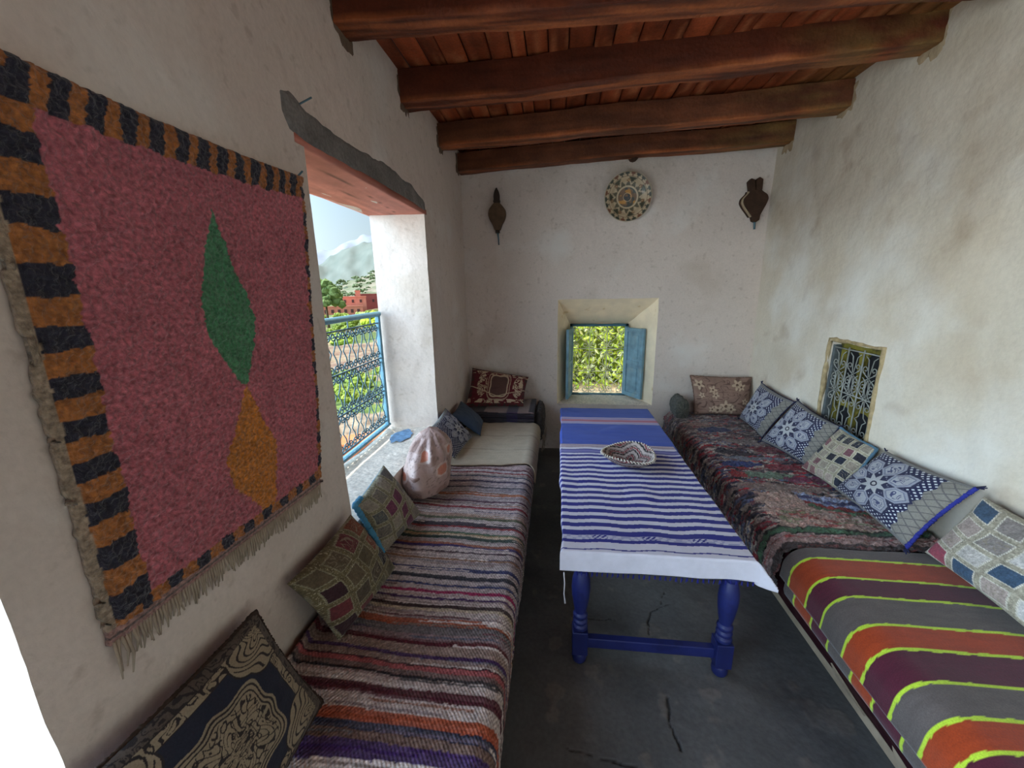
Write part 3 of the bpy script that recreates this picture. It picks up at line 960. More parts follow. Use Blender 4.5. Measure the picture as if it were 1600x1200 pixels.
# ------------------------------------------------------------------ cushion builder
def cushion(name, label, cat, TL, TR, BR, BL, tf, tb, paint, mat, N=120, pinch=0.07, group=None, seed=1, pipe=None, pipe_r=0.006, backcol=(60, 60, 66), wr=0.006, tassel=None):
    """corners in room coordinates, tf/tb = how far front and back bulge"""
    TL, TR, BR, BL = [np.array(p, float) for p in (TL, TR, BR, BL)]
    ctr = (TL + TR + BR + BL) / 4
    nrm = np.cross(TR - TL, TL - BL); nrm /= np.linalg.norm(nrm)
    a = np.linspace(-1, 1, N)
    Ug, Vg = np.meshgrid(a, a, indexing='ij')
    sides = []
    for sgn, tk in ((1, tf), (-1, tb)):
        uu = Ug * (1 - pinch * (1 - Vg ** 2)); vv = Vg * (1 - pinch * (1 - Ug ** 2))
        s_, t_ = (uu + 1) / 2, (vv + 1) / 2
        base = (BL[None, None] * ((1 - s_) * (1 - t_))[..., None] + BR * (s_ * (1 - t_))[..., None] + TR * (s_ * t_)[..., None] + TL * ((1 - s_) * t_)[..., None])
        h = tk * np.clip((1 - Ug ** 2) * (1 - Vg ** 2), 0, 1) ** 0.48
        edge = np.clip((1 - Ug ** 2) * (1 - Vg ** 2) * 6, 0, 1)
        h = h * (1 + 0.10 * (fbm(Ug * 1.5 + seed, Vg * 1.5, seed) - 0.5))
        # creases running in from the corners and edges
        cre = (fbm(Ug * 3 + 5, Vg * 3 + seed, seed + 2, 3) - 0.5) * wr * 2 * edge
        fold = np.sin((np.arctan2(Vg, Ug)) * 16 + seed) * wr * 0.5 * np.clip(np.hypot(Ug, Vg) - 0.75, 0, 1) * edge * 2
        base = base + nrm * ((h * sgn) + (cre + fold) * sgn)[..., None]
        # sag: belly drops a little
        base[..., 2] -= 0.02 * tk / 0.08 * (1 - Ug ** 2) * (1 - Vg ** 2)
        sides.append(base)
    u01, v01 = (Ug + 1) / 2, (Vg + 1) / 2
    Cf = paint(u01, v01)
    Cb = blank(u01, backcol)
    V = np.concatenate([sides[0].reshape(-1, 3), sides[1].reshape(-1, 3)])
    F = np.concatenate([grid_faces(N, N), grid_faces(N, N, N * N, flip=True)])
    # weld the shared border
    mp = np.arange(2 * N * N)
    idx = np.arange(N * N).reshape(N, N)
    bd = np.concatenate([idx[0], idx[-1], idx[:, 0], idx[:, -1]])
    mp[bd + N * N] = bd
    F = mp[F]
    o = mesh_from(name, V - ctr, F, mat, None, np.concatenate([Cf.reshape(-1, 3), Cb.reshape(-1, 3)]), np.concatenate([np.stack([u01, v01], -1).reshape(-1, 2)] * 2))
    o.location = ctr
    tag(o, label, cat, group)
    if pipe:
        S0 = sides[0]
        loop = list(S0[:, 0]) + list(S0[-1, 1:]) + list(S0[::-1, -1][1:]) + list(S0[0, ::-1][1:])
        loop = loop[::2]
        if len(pipe) > 1:
            k0, k1 = pipe[1]
            loop = loop[int(k0 * len(loop)):int(k1 * len(loop))]
        mb = MB()
        mb.tube([p - ctr + np.array([random.uniform(-.001, .001) for _ in range(3)]) for p in loop], [pipe_r * random.uniform(0.75, 1.25) for _ in loop], 6)
        mb.build('piping', pipe[0], o, smooth=True)
    if tassel:
        for P0 in (TL, TR, BR, BL):
            mb = MB()
            for k in range(7):
                d = (P0 - ctr) / np.linalg.norm(P0 - ctr)
                e = P0 - ctr + d * 0.022 + np.array([random.uniform(-.01, .01), random.uniform(-.01, .01), random.uniform(-.012, .004)])
                mb.tube([P0 - ctr - d * 0.004, e], [0.004, 0.0025], 5)
            mb.build('tassel', tassel, o, smooth=True)
    return o


# ------------------------------------------------------------------ draped textiles
def drape(name, prof, y0, y1, ss, sy, colf, mat, lump=0.01, seed=1, hem=0.0, thick=0.006, rough=0.0, yj=0.0, xlump=0.5, flip=False):
    """prof: list of (x,z) the cloth runs over; colf(s, X, Y, Z) -> rgb, s = length along the profile"""
    pr = np.array(prof, float)
    d = np.concatenate([[0], np.cumsum(np.hypot(np.diff(pr[:, 0]), np.diff(pr[:, 1])))])
    L = d[-1]
    s = np.linspace(0, L, max(4, int(L / ss)))
    y = np.linspace(y0, y1, max(4, int((y1 - y0) / sy)))
    S, Y = np.meshgrid(s, y, indexing='ij')
    if hem:
        f = np.clip((S - L * 0.6) / (L * 0.4), 0, 1)
        S2 = S + f * (fbm(Y * 4, Y * 0, seed, 3) - 0.5) * 2 * hem
    else:
        S2 = S
    X = np.interp(S2, d, pr[:, 0]); Z = np.interp(S2, d, pr[:, 1])
    # normals of the profile
    tx = np.gradient(X, axis=0); tz = np.gradient(Z, axis=0); n_ = np.hypot(tx, tz) + 1e-9
    nx, nz = tz / n_, -tx / n_
    sg = 1 if nz.mean() > 0 else -1
    nx, nz = nx * sg, nz * sg
    h = (fbm(X * 3 + Z * 3, Y * 3, seed, 3) - 0.5) * 2 * lump
    if rough:
        h = h + (vn(S * 150, Y * 150, seed + 3) - 0.3) * rough + (vn(S * 45, Y * 70, seed + 8) - 0.5) * rough * 1.2
    C = colf(S, X, Y, Z)
    Y2 = Y + (fbm(S * 5, Y * 0 + np.where(Y > (y0 + y1) / 2, 5, 0), seed + 2, 3) - 0.5) * 2 * yj * np.clip(np.maximum((y0 + 0.1 - Y), (Y - y1 + 0.1)) / 0.1, 0, 1)
    P = np.stack([X + nx * h, Y2, Z + nz * h], -1)
    o = grid_obj(name, P, mat, col=C, uv=np.stack([S, Y], -1), thick=thick, flip=flip)
    return o


def arc(cx, cz, r, a0, a1, n=6):
    return [(cx + r * math.cos(math.radians(a0 + (a1 - a0) * k / n)), cz + r * math.sin(math.radians(a0 + (a1 - a0) * k / n))) for k in range(n + 1)]


# left seat
mb = MB(); mb.box(-0.88, -0.215, -0.6, 3.86, 0.26, 0.43)
seat = mb.build('mattress', dark_cover, bevel=0.03)
bl = empty('seating_bench', (-0.55, 1.6, 0), 'low dark built bench along the left wall under the rag rug and cream blanket', 'bench')
local(seat, bl)
mb = MB(); mb.box(-0.88, -0.23, -0.6, 3.86, 0.0, 0.262); local(mb.build('base', dark_cover, bevel=0.01), bl)

# rag rug
bands = [(0.735, 0.79, (66, 34, 96)), (0.79, 0.815, (120, 92, 80)), (0.815, 0.838, (52, 54, 76)), (0.838, 0.872, (176, 84, 52)), (0.872, 0.915, (186, 168, 160)),
         (0.915, 0.948, (84, 22, 36)), (0.948, 0.985, (190, 170, 162)), (0.985, 0.995, (34, 30, 36)), (0.995, 1.012, (120, 96, 92)), (1.012, 1.03, (168, 78, 80)), (1.03, 1.036, (70, 26, 36)),
         (1.036, 1.06, (150, 126, 116)), (1.06, 1.074, (72, 40, 90)), (1.074, 1.11, (154, 130, 118)), (1.11, 1.132, (92, 26, 38)), (1.132, 1.155, (150, 128, 130)), (1.155, 1.19, (112, 106, 108)),
         (1.19, 1.222, (172, 88, 56)), (1.222, 1.26, (186, 164, 158)), (1.26, 1.275, (176, 156, 112)), (1.275, 1.292, (58, 38, 38)), (1.292, 1.32, (184, 164, 158)), (1.32, 1.33, (74, 44, 92)), (1.33, 1.352, (190, 172, 170)),
         (1.352, 1.368, (164, 40, 90)), (1.368, 1.392, (160, 142, 142)), (1.392, 1.402, (56, 66, 110)), (1.402, 1.43, (170, 156, 156)), (1.43, 1.452, (52, 52, 62)), (1.452, 1.48, (188, 170, 168)), (1.48, 1.5, (48, 54, 104)),
         (1.5, 1.55, (186, 170, 166)), (1.55, 1.562, (150, 110, 84)), (1.562, 1.60, (192, 172, 170)), (1.60, 1.61, (74, 50, 60)), (1.61, 1.635, (186, 166, 166)), (1.635, 1.655, (62, 48, 110)), (1.655, 1.67, (166, 100, 80)),
         (1.67, 1.70, (188, 172, 168)), (1.70, 1.725, (44, 66, 60)), (1.725, 1.745, (196, 166, 120)), (1.745, 1.76, (80, 108, 84)), (1.76, 1.80, (196, 176, 176)), (1.80, 1.815, (150, 50, 56)), (1.815, 1.85, (60, 54, 66)),
         (1.85, 1.88, (190, 172, 166)), (1.88, 1.90, (92, 98, 74)), (1.90, 1.93, (184, 142, 118)), (1.93, 1.99, (190, 172, 172)), (1.99, 2.01, (150, 44, 58)), (2.01, 2.06, (180, 160, 160)), (2.06, 2.075, (96, 66, 84)),
         (2.075, 2.13, (180, 166, 168)), (2.13, 2.16, (186, 116, 84)), (2.16, 2.22, (150, 146, 156)), (2.22, 2.24, (96, 92, 104)), (2.24, 2.30, (186, 168, 172)), (2.30, 2.32, (70, 62, 90)), (2.32, 2.37, (176, 160, 168)),
         (2.37, 2.385, (80, 84, 100)), (2.385, 2.42, (196, 180, 172)), (2.42, 2.435, (150, 60, 66)), (2.435, 2.47, (176, 166, 172)), (2.47, 2.485, (110, 40, 52)), (2.485, 2.56, (190, 160, 160)),
         (0.60, 0.64, (170, 150, 140)), (0.64, 0.68, (150, 70, 60)), (0.68, 0.735, (180, 160, 150)), (0.5, 0.54, (80, 40, 80)), (0.4, 0.43, (90, 24, 36))]


def rag_col(S, X, Y, Z):
    warp = (fbm(S * 2.6, Y * 1.6, 31, 3) - 0.5) * 0.055 + (vn(S * 130, Y * 0 + np.floor(Y * 170), 5) - 0.5) * 0.003
    Yw = Y + warp + 0.02 * S
    row = np.floor(Yw / 0.0075)
    seg = np.floor(S * 3.0 + _h(row, row * 0, 7) * 10)
    rr = _h(row, seg, 9); r2 = _h(row, seg, 13)
    C = blank(S, (220, 205, 198)) * (0.76 + 0.45 * _h(row, row * 0, 11))[..., None]
    thin = [(96, 34, 52), (60, 44, 84), (60, 56, 60), (150, 96, 74), (70, 78, 102), (196, 182, 174), (122, 96, 84), (104, 92, 96)]
    for k, c in enumerate(thin):
        C = put(C, (rr > 0.62 + k * 0.045) & (rr <= 0.62 + (k + 1) * 0.045), c, 0.85)
    for a, b, c in bands:
        mk = (Yw > a) & (Yw <= b) & ((r2 < 0.90) | (b - a < 0.02))
        light = sum(c) > 430
        C = put(C, mk, c, 0.6 if light else 0.93)
    # loops of rag: tiny light and dark knots
    k = _h(np.floor(S / 0.006 + (row % 2) * 0.5), row, 21)
    C = C * (0.70 + 0.6 * k)[..., None]
    return C


prof = [(-0.868, 0.485), (-0.865, 0.455), (-0.85, 0.445), (-0.24, 0.443)] + arc(-0.225, 0.375, 0.07, 90, 5, 7) + [(-0.158, 0.30), (-0.165, 0.20)]
o = drape('rag_rug', prof, 0.12, 2.56, 0.0065, 0.0045, rag_col, rag, lump=0.012, seed=5, hem=0.02, thick=0.008, rough=0.003, yj=0.01)
center_on(o, (-0.5, 1.4, 0.44))
tag(o, 'long multicoloured striped rag rug covering the left bench seat', 'rug')


# cream blanket near the far end of the left bench
def cream_col(S, X, Y, Z):
    C = blank(S, (192, 176, 150)) * (0.88 + 0.2 * fbm(S * 6, Y * 50, 3)[..., None])
    C = put(C, np.abs(Y - 2.78 - 0.03 * S) < 0.004, (150, 132, 108), 0.7)
    C = put(C, np.abs(Y - 3.06 - 0.03 * S) < 0.005, (140, 122, 98), 0.8)
    return C
prof = [(-0.80, 0.462), (-0.78, 0.460), (-0.24, 0.460)] + arc(-0.222, 0.385, 0.078, 90, 8, 6) + [(-0.144, 0.33)]
o = drape('cream_blanket', prof, 2.53, 3.42, 0.012, 0.012, cream_col, wool, lump=0.008, seed=9, hem=0.05, thick=0.008, yj=0.05)
center_on(o, (-0.5, 3.0, 0.46))
tag(o, 'plain cream woven blanket folded flat on the far end of the left bench', 'blanket')


# folded striped blanket stack with dark shaggy roll end
def stackcol(S, X, Y, Z):
    C = blank(S, (54, 48, 56))
    r_ = np.floor(Z / 0.010 + X * 2)
    C = C * (0.7 + 0.7 * _h(r_, r_ * 0, 3))[..., None]
    C = put(C, (_h(r_, r_ * 0, 5) > 0.66) & (X > -0.70), (150, 130, 128), 0.8)
    C = put(C, (X > -0.46) & (X < -0.36) & (_h(r_, r_ * 0, 5) < 0.8), (48, 38, 76), 0.8)
    C = put(C, (X > -0.36) & (_h(r_, r_ * 0, 5) < 0.5), (40, 28, 46), 0.8)
    return C
lay = []
Vs, Fs, Cs = [], [], []
for k in range(4):
    z0_ = 0.462 + k * 0.024
    y0_ = 3.40 + 0.012 * (k % 2); 
    th = 0.012
    ys = [y0_ + 0.012 - 0.012 * math.sin(q) for q in np.linspace(0, math.pi, 7)]
    prof_ = [(3.86, z0_ + 0.022)] + [(y0_ + 0.01 - 0.011 * math.sin(q), z0_ + 0.011 + 0.011 * math.cos(q)) for q in np.linspace(0, math.pi, 7)] + [(3.86, z0_)]
    xs_ = np.linspace(-0.86, -0.205, 60)
    PX, PI_ = np.meshgrid(xs_, np.arange(len(prof_)), indexing='ij')
    PY = np.array([p[0] for p in prof_])[PI_] + (vn(PX * 9, PI_ * 0 + k, 3) - 0.5) * 0.014
    PZ = np.array([p[1] for p in prof_])[PI_] + (fbm(PX * 5, PI_ * 0.0 + k, 6) - 0.5) * 0.010 - 0.02 * np.clip((-0.55 - PX), 0, 1)
    P = np.stack([PX, PY, PZ], -1)
    off = len(Vs)
    Vs += P.reshape(-1, 3).tolist(); Cs += stackcol(PX, PX, PY, PZ).reshape(-1, 3).tolist()
    Fs += grid_faces(60, len(prof_), off).tolist()
    Fs += [tuple(off + i for i in range(len(prof_))), tuple(off + 59 * len(prof_) + i for i in range(len(prof_)))[::-1]]
o = mesh_from('folded_blanket', Vs, Fs, wool, col=Cs)
center_on(o, (-0.53, 3.6, 0.46))
tag(o, 'folded dark purple and grey striped blanket under the burgundy cushion', 'blanket')


def roll(name, x, z, y0, y1, rx, rz, seed, cola, colb, label, hang=0.0):
    n, m_ = 50, 40
    T, A = np.meshgrid(np.linspace(0, 1, n), np.linspace(0, 2 * math.pi, m_, endpoint=False), indexing='ij')
    cap = np.clip(np.minimum(T, 1 - T) * 9, 0, 1) ** 0.5
    R = cap * (1 + (fbm(T * 9, A * 2, seed) - 0.5) * 0.3 + (vn(T * 70, A * 18, seed + 1) - 0.5) * 0.16)
    P = np.stack([x + rx * R * np.cos(A), y0 + (y1 - y0) * T, z + rz * R * np.sin(A) - hang * (np.sin(A) < -0.2) * R], -1)
    r_ = vn(T * 40, A * 8, seed + 5)[..., None]
    C = srgb(cola) * (1 - r_) + srgb(colb) * r_
    o = mesh_from(name, P.reshape(-1, 3), grid_faces(n, m_, wrap=True), shag, col=C.reshape(-1, 3))
    center_on(o, (x, (y0 + y1) / 2, z))
    tag(o, label, 'blanket')
    return o


rb = roll('rolled_throw', -0.165, 0.40, 3.44, 3.88, 0.05, 0.15, 4, (30, 26, 28), (84, 74, 68), 'dark shaggy fringed throw hanging over the bench end by the left back corner')
mb = MB()
for k in range(16):
    y = 3.45 + k * 0.027
    mb.tube([(0.035, y - 3.66, -0.08), (0.05 + random.uniform(-.01, .01), y - 3.66, -0.15), (0.045 + random.uniform(-.02, .02), y - 3.66 + random.uniform(-.01, .01), -0.24)], [0.005, 0.004, 0.002], 5)
tag(mb.build('fringe', fringe_m, rb, smooth=True), kind='stuff')

# right seat
br = empty('seating_bench', (1.45, 1.8, 0), 'low built bench along the right wall under the shaggy rug and striped blanket', 'bench')
mb = MB(); mb.box(1.13, 1.80, -0.6, 3.88, 0.22, 0.425); local(mb.build('mattress', dark_cover, bevel=0.03), br)
mb = MB(); mb.box(1.21, 1.80, -0.6, 3.88, 0.0, 0.22); local(mb.build('base', dark_cover), br)
mb = MB()
mb.hexa([(1.186, -0.6, 0.0), (1.22, -0.6, 0.0), (1.22, 3.86, 0.0), (1.186, 3.86, 0.0), (1.190, -0.6, 0.034), (1.22, -0.6, 0.034), (1.22, 3.86, 0.034), (1.190, 3.86, 0.034)])
for (y_, h_) in ((1.47, 0.05), (1.17, 0.09)):
    mb.add([(1.172, y_ - 0.16, 0.045), (1.172, y_, 0.045), (1.150, y_ + 0.01, 0.05 + h_), (1.180, y_ - 0.16, 0.045), (1.180, y_, 0.045), (1.156, y_ + 0.01, 0.05 + h_)],
           [(0, 1, 2), (5, 4, 3), (0, 3, 4, 1), (1, 4, 5, 2), (2, 5, 3, 0)])
local(mb.build('floor_board', plank), br)


def dk(S, X, Y, Z):
    C = blank(S, (54, 20, 28)) * (0.7 + 0.7 * fbm(Y * 4, S * 30, 3)[..., None])
    return put(C, scrolls(Y * 0.7, S, 7, 4, 0.10, 1.2), (84, 56, 52), 0.4)
cover_cloth = nmat('cover_cloth', attr=True, rough=1.0, var=0.2, vscale=14, bump=0.5, bscale=120, dist=0.003, spec=0.1)
prof = [(1.10, 0.415), (1.085, 0.30), (1.125, 0.18), (1.186, 0.045)]
o = drape('bench_cover', prof, 0.05, 3.80, 0.02, 0.02, dk, cover_cloth, lump=0.007, seed=12, hem=0.006, thick=0.004)
center_on(o, (1.15, 1.9, 0.2))
tag(o, 'dark burgundy patterned cover hanging down the front of the right bench', 'bench cover')


# shaggy boucherouite rug
def shag_col(S, X, Y, Z):
    w1 = (fbm(S * 4, Y * 7, 71, 3) - 0.5) * 0.16
    Yq = Y + w1 * 0.5 - 0.10 * (S - 0.3)
    row = np.floor((Yq + 0.012 * vn(S * 30, Y * 3, 44)) / 0.0125); seg = np.floor(S * 15 + _h(row, row * 0, 4) * 9)
    r = _h(row, seg, 15)
    pal = np.array([srgb(c) for c in [(84, 66, 70), (160, 144, 134), (128, 36, 50), (50, 48, 66), (190, 174, 162), (116, 82, 84), (164, 46, 56), (92, 98, 126), (44, 38, 44), (140, 122, 116)]])
    C = pal[(r * len(pal)).astype(int).clip(0, len(pal) - 1)]
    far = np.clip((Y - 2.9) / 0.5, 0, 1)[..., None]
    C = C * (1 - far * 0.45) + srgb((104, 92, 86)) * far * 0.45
    nz = (fbm(X * 16, Y * 24, 33, 3) - 0.5)
    def blob(C, cx, cy, rx, ry, c, a=0.95, slope=0.0):
        d = ((X - cx) / rx) ** 2 + ((Y - cy - slope * (X - cx)) / ry) ** 2 + nz * 1.4
        return put(C, d < 1, c, a)
    C = blob(C, 1.32, 3.33, 0.14, 0.06, (58, 62, 92))
    C = blob(C, 1.22, 3.46, 0.12, 0.05, (140, 108, 98))
    C = blob(C, 1.45, 3.08, 0.22, 0.05, (132, 120, 116), 0.8)
    C = blob(C, 1.30, 2.85, 0.16, 0.045, (42, 38, 48))
    C = blob(C, 1.60, 2.93, 0.16, 0.07, (124, 34, 46), 0.7)
    C = blob(C, 1.36, 2.76, 0.22, 0.03, (120, 124, 134))
    C = blob(C, 1.24, 2.66, 0.13, 0.045, (52, 66, 118))
    C = blob(C, 1.54, 2.62, 0.16, 0.05, (132, 36, 50), 0.85)
    C = blob(C, 1.32, 2.49, 0.17, 0.05, (112, 132, 112))
    C = blob(C, 1.17, 2.50, 0.05, 0.06, (150, 44, 46))
    C = blob(C, 1.60, 2.45, 0.16, 0.045, (110, 34, 74), 0.85)
    C = blob(C, 1.32, 2.32, 0.26, 0.055, (140, 120, 112), 0.8)
    # creamy end with a zigzag figure
    cream = (Y < 2.26 + nz * 0.12) & (X > 1.14 + nz * 0.1)
    C = put(C, cream, (186, 158, 144), 0.8)
    zz_ = np.abs(((X * 9) % 2) - 1) * 0.06
    for k, c in enumerate([(60, 96, 66), (140, 40, 44), (140, 152, 186), (44, 54, 104), (150, 160, 190)]):
        d = Y - (2.06 + 0.30 * np.abs(X - 1.62) + k * 0.035) + nz * 0.05
        C = put(C, (np.abs(d) < 0.017) & (X > 1.38) & (Y < 2.36), c, 0.92)
    C = put(C, (Y < 2.08) & (X > 1.16) & (_h(row, seg, 55) > 0.80), (150, 50, 50), 0.8)
    C = put(C, (Y < 2.08) & (X > 1.16) & (_h(row, seg, 57) > 0.84), (120, 130, 96), 0.8)
    Ye = Y + (fbm(S * 3, S * 0, 9) - 0.5) * 0.02
    C = put(C, (Ye > 1.868) & (Ye < 1.918), (26, 26, 26), 0.95)
    C = put(C, (Ye > 1.876) & (Ye < 1.908), (72, 104, 78), 0.95)
    C = put(C, (Ye < 1.868), (166, 138, 134), 0.9)
    C = put(C, (Ye > 1.838) & (Ye < 1.846), (150, 60, 62), 0.9)
    C = put(C, (Ye < 1.800), (38, 32, 34), 0.9)
    C = put(C, (Ye < 1.79) & (_h(row, seg, 59) > 0.7), (110, 62, 60), 0.8)
    C = C * (0.70 + 0.98 * vn(S * 90, Y * 170, 91))[..., None]
    side = np.clip((1.13 - X) / 0.05, 0, 1)[..., None]
    return C
prof = [(1.775, 0.475), (1.765, 0.455), (1.15, 0.455)] + arc(1.135, 0.375, 0.08, 90, 185, 8) + [(1.05, 0.30), (1.065, 0.21)]
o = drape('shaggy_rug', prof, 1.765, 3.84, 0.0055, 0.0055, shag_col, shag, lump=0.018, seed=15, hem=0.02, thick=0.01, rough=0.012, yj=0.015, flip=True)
center_on(o, (1.45, 2.8, 0.45))
tag(o, 'shaggy multicoloured knotted rug covering the far part of the right bench', 'rug')
roll('rolled_rug_end', 1.15, 0.53, 3.62, 3.88, 0.06, 0.10, 14, (40, 50, 48), (110, 104, 92), 'dark greenish shaggy rug end bunched up at the right bench corner beside the floral cushion')

# neon striped blanket
ylines = [1.695, 1.672, 1.548, 1.443, 1.312, 1.212, 1.094, 0.989, 0.903, 0.79, 0.67, 0.56, 0.45, 0.34, 0.23]
cols = [(92, 84, 82), (166, 72, 34), (82, 34, 48), (96, 88, 86)]
def neon_col_off(off):
    def f(S, X, Y, Z):
        Yq = Y + (fbm(S * 3, Y * 2, 51, 2) - 0.5) * 0.014 - 0.03 * (X - 1.3) * -1 * 0.8 + off
        C = blank(S, (96, 86, 84))
        ls = [1.672, 1.548, 1.443, 1.312, 1.212, 1.094, 0.989, 0.903, 0.79, 0.67, 0.56, 0.45, 0.34, 0.23, 0.1]
        seq = [(166, 62, 20), (84, 24, 44), (98, 88, 84)]
        for k in range(len(ls) - 1):
            C = put(C, (Yq < ls[k]) & (Yq >= ls[k + 1]), seq[k % 3])
        C = C * (0.84 + 0.3 * fbm(S * 14, Y * 90, 5)[..., None])
        for l_ in ls:
            C = put(C, np.abs(Yq - l_) < 0.0058 + 0.0012 * np.sin(S * 700), (196, 226, 62))
        return C
    return f
prof = [(1.775, 0.478), (1.765, 0.462), (1.20, 0.462)] + arc(1.165, 0.355, 0.105, 88, 180, 9) + [(1.055, 0.30)]
o = drape('striped_blanket', prof, 0.1, 1.745, 0.010, 0.0035, neon_col_off(0), wool, lump=0.008, seed=25, hem=0.01, thick=0.007, yj=0.004, flip=True)
lf = drape('lower_fold', [(1.09, 0.36), (1.066, 0.31), (1.063, 0.26), (1.07, 0.235)], 0.1, 1.71, 0.01, 0.0035, neon_col_off(0.045), wool, lump=0.004, seed=26, hem=0.006, thick=0.005, flip=True)
center_on(o, (1.45, 0.9, 0.46)); lf.parent = o; lf.matrix_parent_inverse = Matrix.Translation(-Vector((1.45, 0.9, 0.46)))
tag(o, 'orange maroon and grey striped blanket with neon yellow lines on the near right bench', 'blanket')

# ------------------------------------------------------------------ wall hanging
yn = np.linspace(0, 1, 330); zn = np.linspace(0, 1, 400)
A, B = np.meshgrid(yn, zn, indexing='ij')
yR = 1.275 + 0.13 * B ** 0.8
yL = 0.555 + 0.02 * B
Yc = yL + (yR - yL) * A
Zc = (0.965 + (0.94 - 0.965) * A) * (1 - B) + (2.035 - 0.012 * np.sin(A * math.pi)) * B
Wm = yR - yL
dl = Yc - yL; dr = yR - Yc; dt = (1 - B) * 1.06; db = B * 1.06
jg = (vn(Yc * 90, Zc * 90, 4) - 0.5) * 0.012 + (vn(Yc * 25, Zc * 25, 9) - 0.5) * 0.012
C = blank(A, (198, 112, 122)) * (0.9 + 0.28 * fbm(Yc * 3, Zc * 9, 3)[..., None])
Cb = (0.85 + 0.3 * fbm(Yc * 30, Zc * 30, 3)[..., None])
blk = (48, 46, 60); org = (184, 116, 62)
# diamonds
def diam(C, pts, c):
    return put(C, poly(Yc + jg * 0.5, Zc + jg * 0.5, pts), np.array(srgb(c)) * Cb if False else c)
C = diam(C, [(0.985, 1.86), (1.075, 1.58), (1.05, 1.49), (1.005, 1.395), (0.985, 1.40), (0.91, 1.54), (0.905, 1.64)], (84, 146, 104))
C = diam(C, [(1.0, 1.40), (1.075, 1.20), (1.07, 1.155), (1.03, 1.0), (1.0, 0.985), (0.90, 1.13), (0.885, 1.21), (0.965, 1.33)], (214, 134, 56))
# top border
tb = dt + jg * 0.6 < 0.075
C = put(C, tb, org)
C = put(C, tb & ((((Yc + (dt) * 0.25 + jg * 0.5) / 0.058) % 1) < 0.55), blk)
lb = (dl + jg * 0.8 < 0.082) & (dt > 0.02)
C = put(C, lb & ~(tb & (dl > 0.06)), org)
C = put(C, lb & ((((Zc + jg * 0.6 + 0.02 * np.sin(Zc * 9)) / 0.0925) % 1) < 0.5), blk)
C = put(C, dl + jg * 0.3 < 0.016, (172, 152, 130))
rbm = dr + jg * 0.7 < 0.026
C = put(C, rbm, org); C = put(C, rbm & ((((Zc + jg * 0.3) / 0.085) % 1) < 0.5), blk)
bb = (db + jg * 0.5 > 0.028) & (db + jg * 0.5 < 0.062) & (dl > 0.06)
C = put(C, bb, org); C = put(C, bb & ((((Yc + jg * 0.5) / 0.075) % 1) < 0.5), blk)
C = put(C, (db < 0.030), (168, 128, 120)); C = put(C, np.abs(db - 0.015) < 0.003, (110, 92, 88))
edge = np.clip(np.minimum(np.minimum(dl, dr), np.minimum(dt, db)) / 0.012, 0, 1) ** 0.5
pf = (db > 0.03) & (dl > 0.018)
hgt = 0.010 + 0.010 * edge * pf + (vn(Yc * 170, Zc * 170, 2) - 0.5) * 0.008 * pf + (fbm(Yc * 60, Zc * 60, 5) - 0.5) * 0.010 * pf + (fbm(Yc * 4, Zc * 3, 8) - 0.5) * 0.012
C = C * (0.76 + 0.4 * vn(Yc * 200, Zc * 200, 61))[..., None]
hgt = np.where(dl < 0.02, 0.008 + 0.3 * (hgt - 0.01), hgt)
P = np.stack([LW + 0.008 + hgt, Yc + (vn(Zc * 60, A * 0, 3) - 0.5) * 0.008 * ((A == 0) | (A == 1)), Zc], -1)
o = grid_obj('wall_carpet', P, pile, col=C, thick=0.012)
center_on(o, (LW + 0.02, 0.95, 1.5))
tag(o, 'shaggy pink wall carpet with green and orange diamonds hanging on the left wall', 'carpet')
mb = MB(); off0 = Vector((LW + 0.02, 0.95, 1.5))
for k in range(100):
    f = (k + 0.5) / 100
    y = 0.557 + (1.275 - 0.557) * f; z = 0.965 - 0.025 * f
    l_ = random.uniform(0.04, 0.062) * (1.5 if f < 0.04 else 1)
    x = LW + 0.016
    mb.tube([Vector((x, y, z + 0.004)) - off0, Vector((x + random.uniform(-.002, .004), y + random.uniform(-.004, .003), z - l_ * 0.5)) - off0,
             Vector((x - 0.002, y + random.uniform(-.009, .005), z - l_)) - off0], [0.0036, 0.003, 0.0016], 5)
tag(mb.build('fringe', fringe_m, o, smooth=True), kind='stuff')
mb = MB(); mb.tube([Vector((LW - 0.005, 1.395, 2.02)) - off0, Vector((LW + 0.03, 1.398, 2.05)) - off0], 0.003, 6)
mb.build('hanging_nail', iron_dark, o)

# ------------------------------------------------------------------ table
TX0, TX1, TY0, TY1, TZ = 0.045, 0.755, 1.395, 3.30, 0.628
tb_ = empty('dining_table', (0.41, 2.3, 0), 'long narrow low table with turned blue legs under two cloths', 'table')
mb = MB(); mb.box(TX0, TX1, TY0, TY1, TZ - 0.03, TZ); local(mb.build('tabletop', table_blue, bevel=0.006), tb_)
mb = MB()
for (a, b, c_, d_) in ((0.12, 0.70, 1.475, 1.50), (0.12, 0.70, 3.17, 3.195)):
    mb.box(a, b, c_, d_, TZ - 0.105, TZ - 0.03)
mb.box(0.095, 0.12, 1.49, 3.18, TZ - 0.105, TZ - 0.03); mb.box(0.705, 0.73, 1.49, 3.18, TZ - 0.105, TZ - 0.03)
local(mb.build('apron', table_blue, bevel=0.003), tb_)


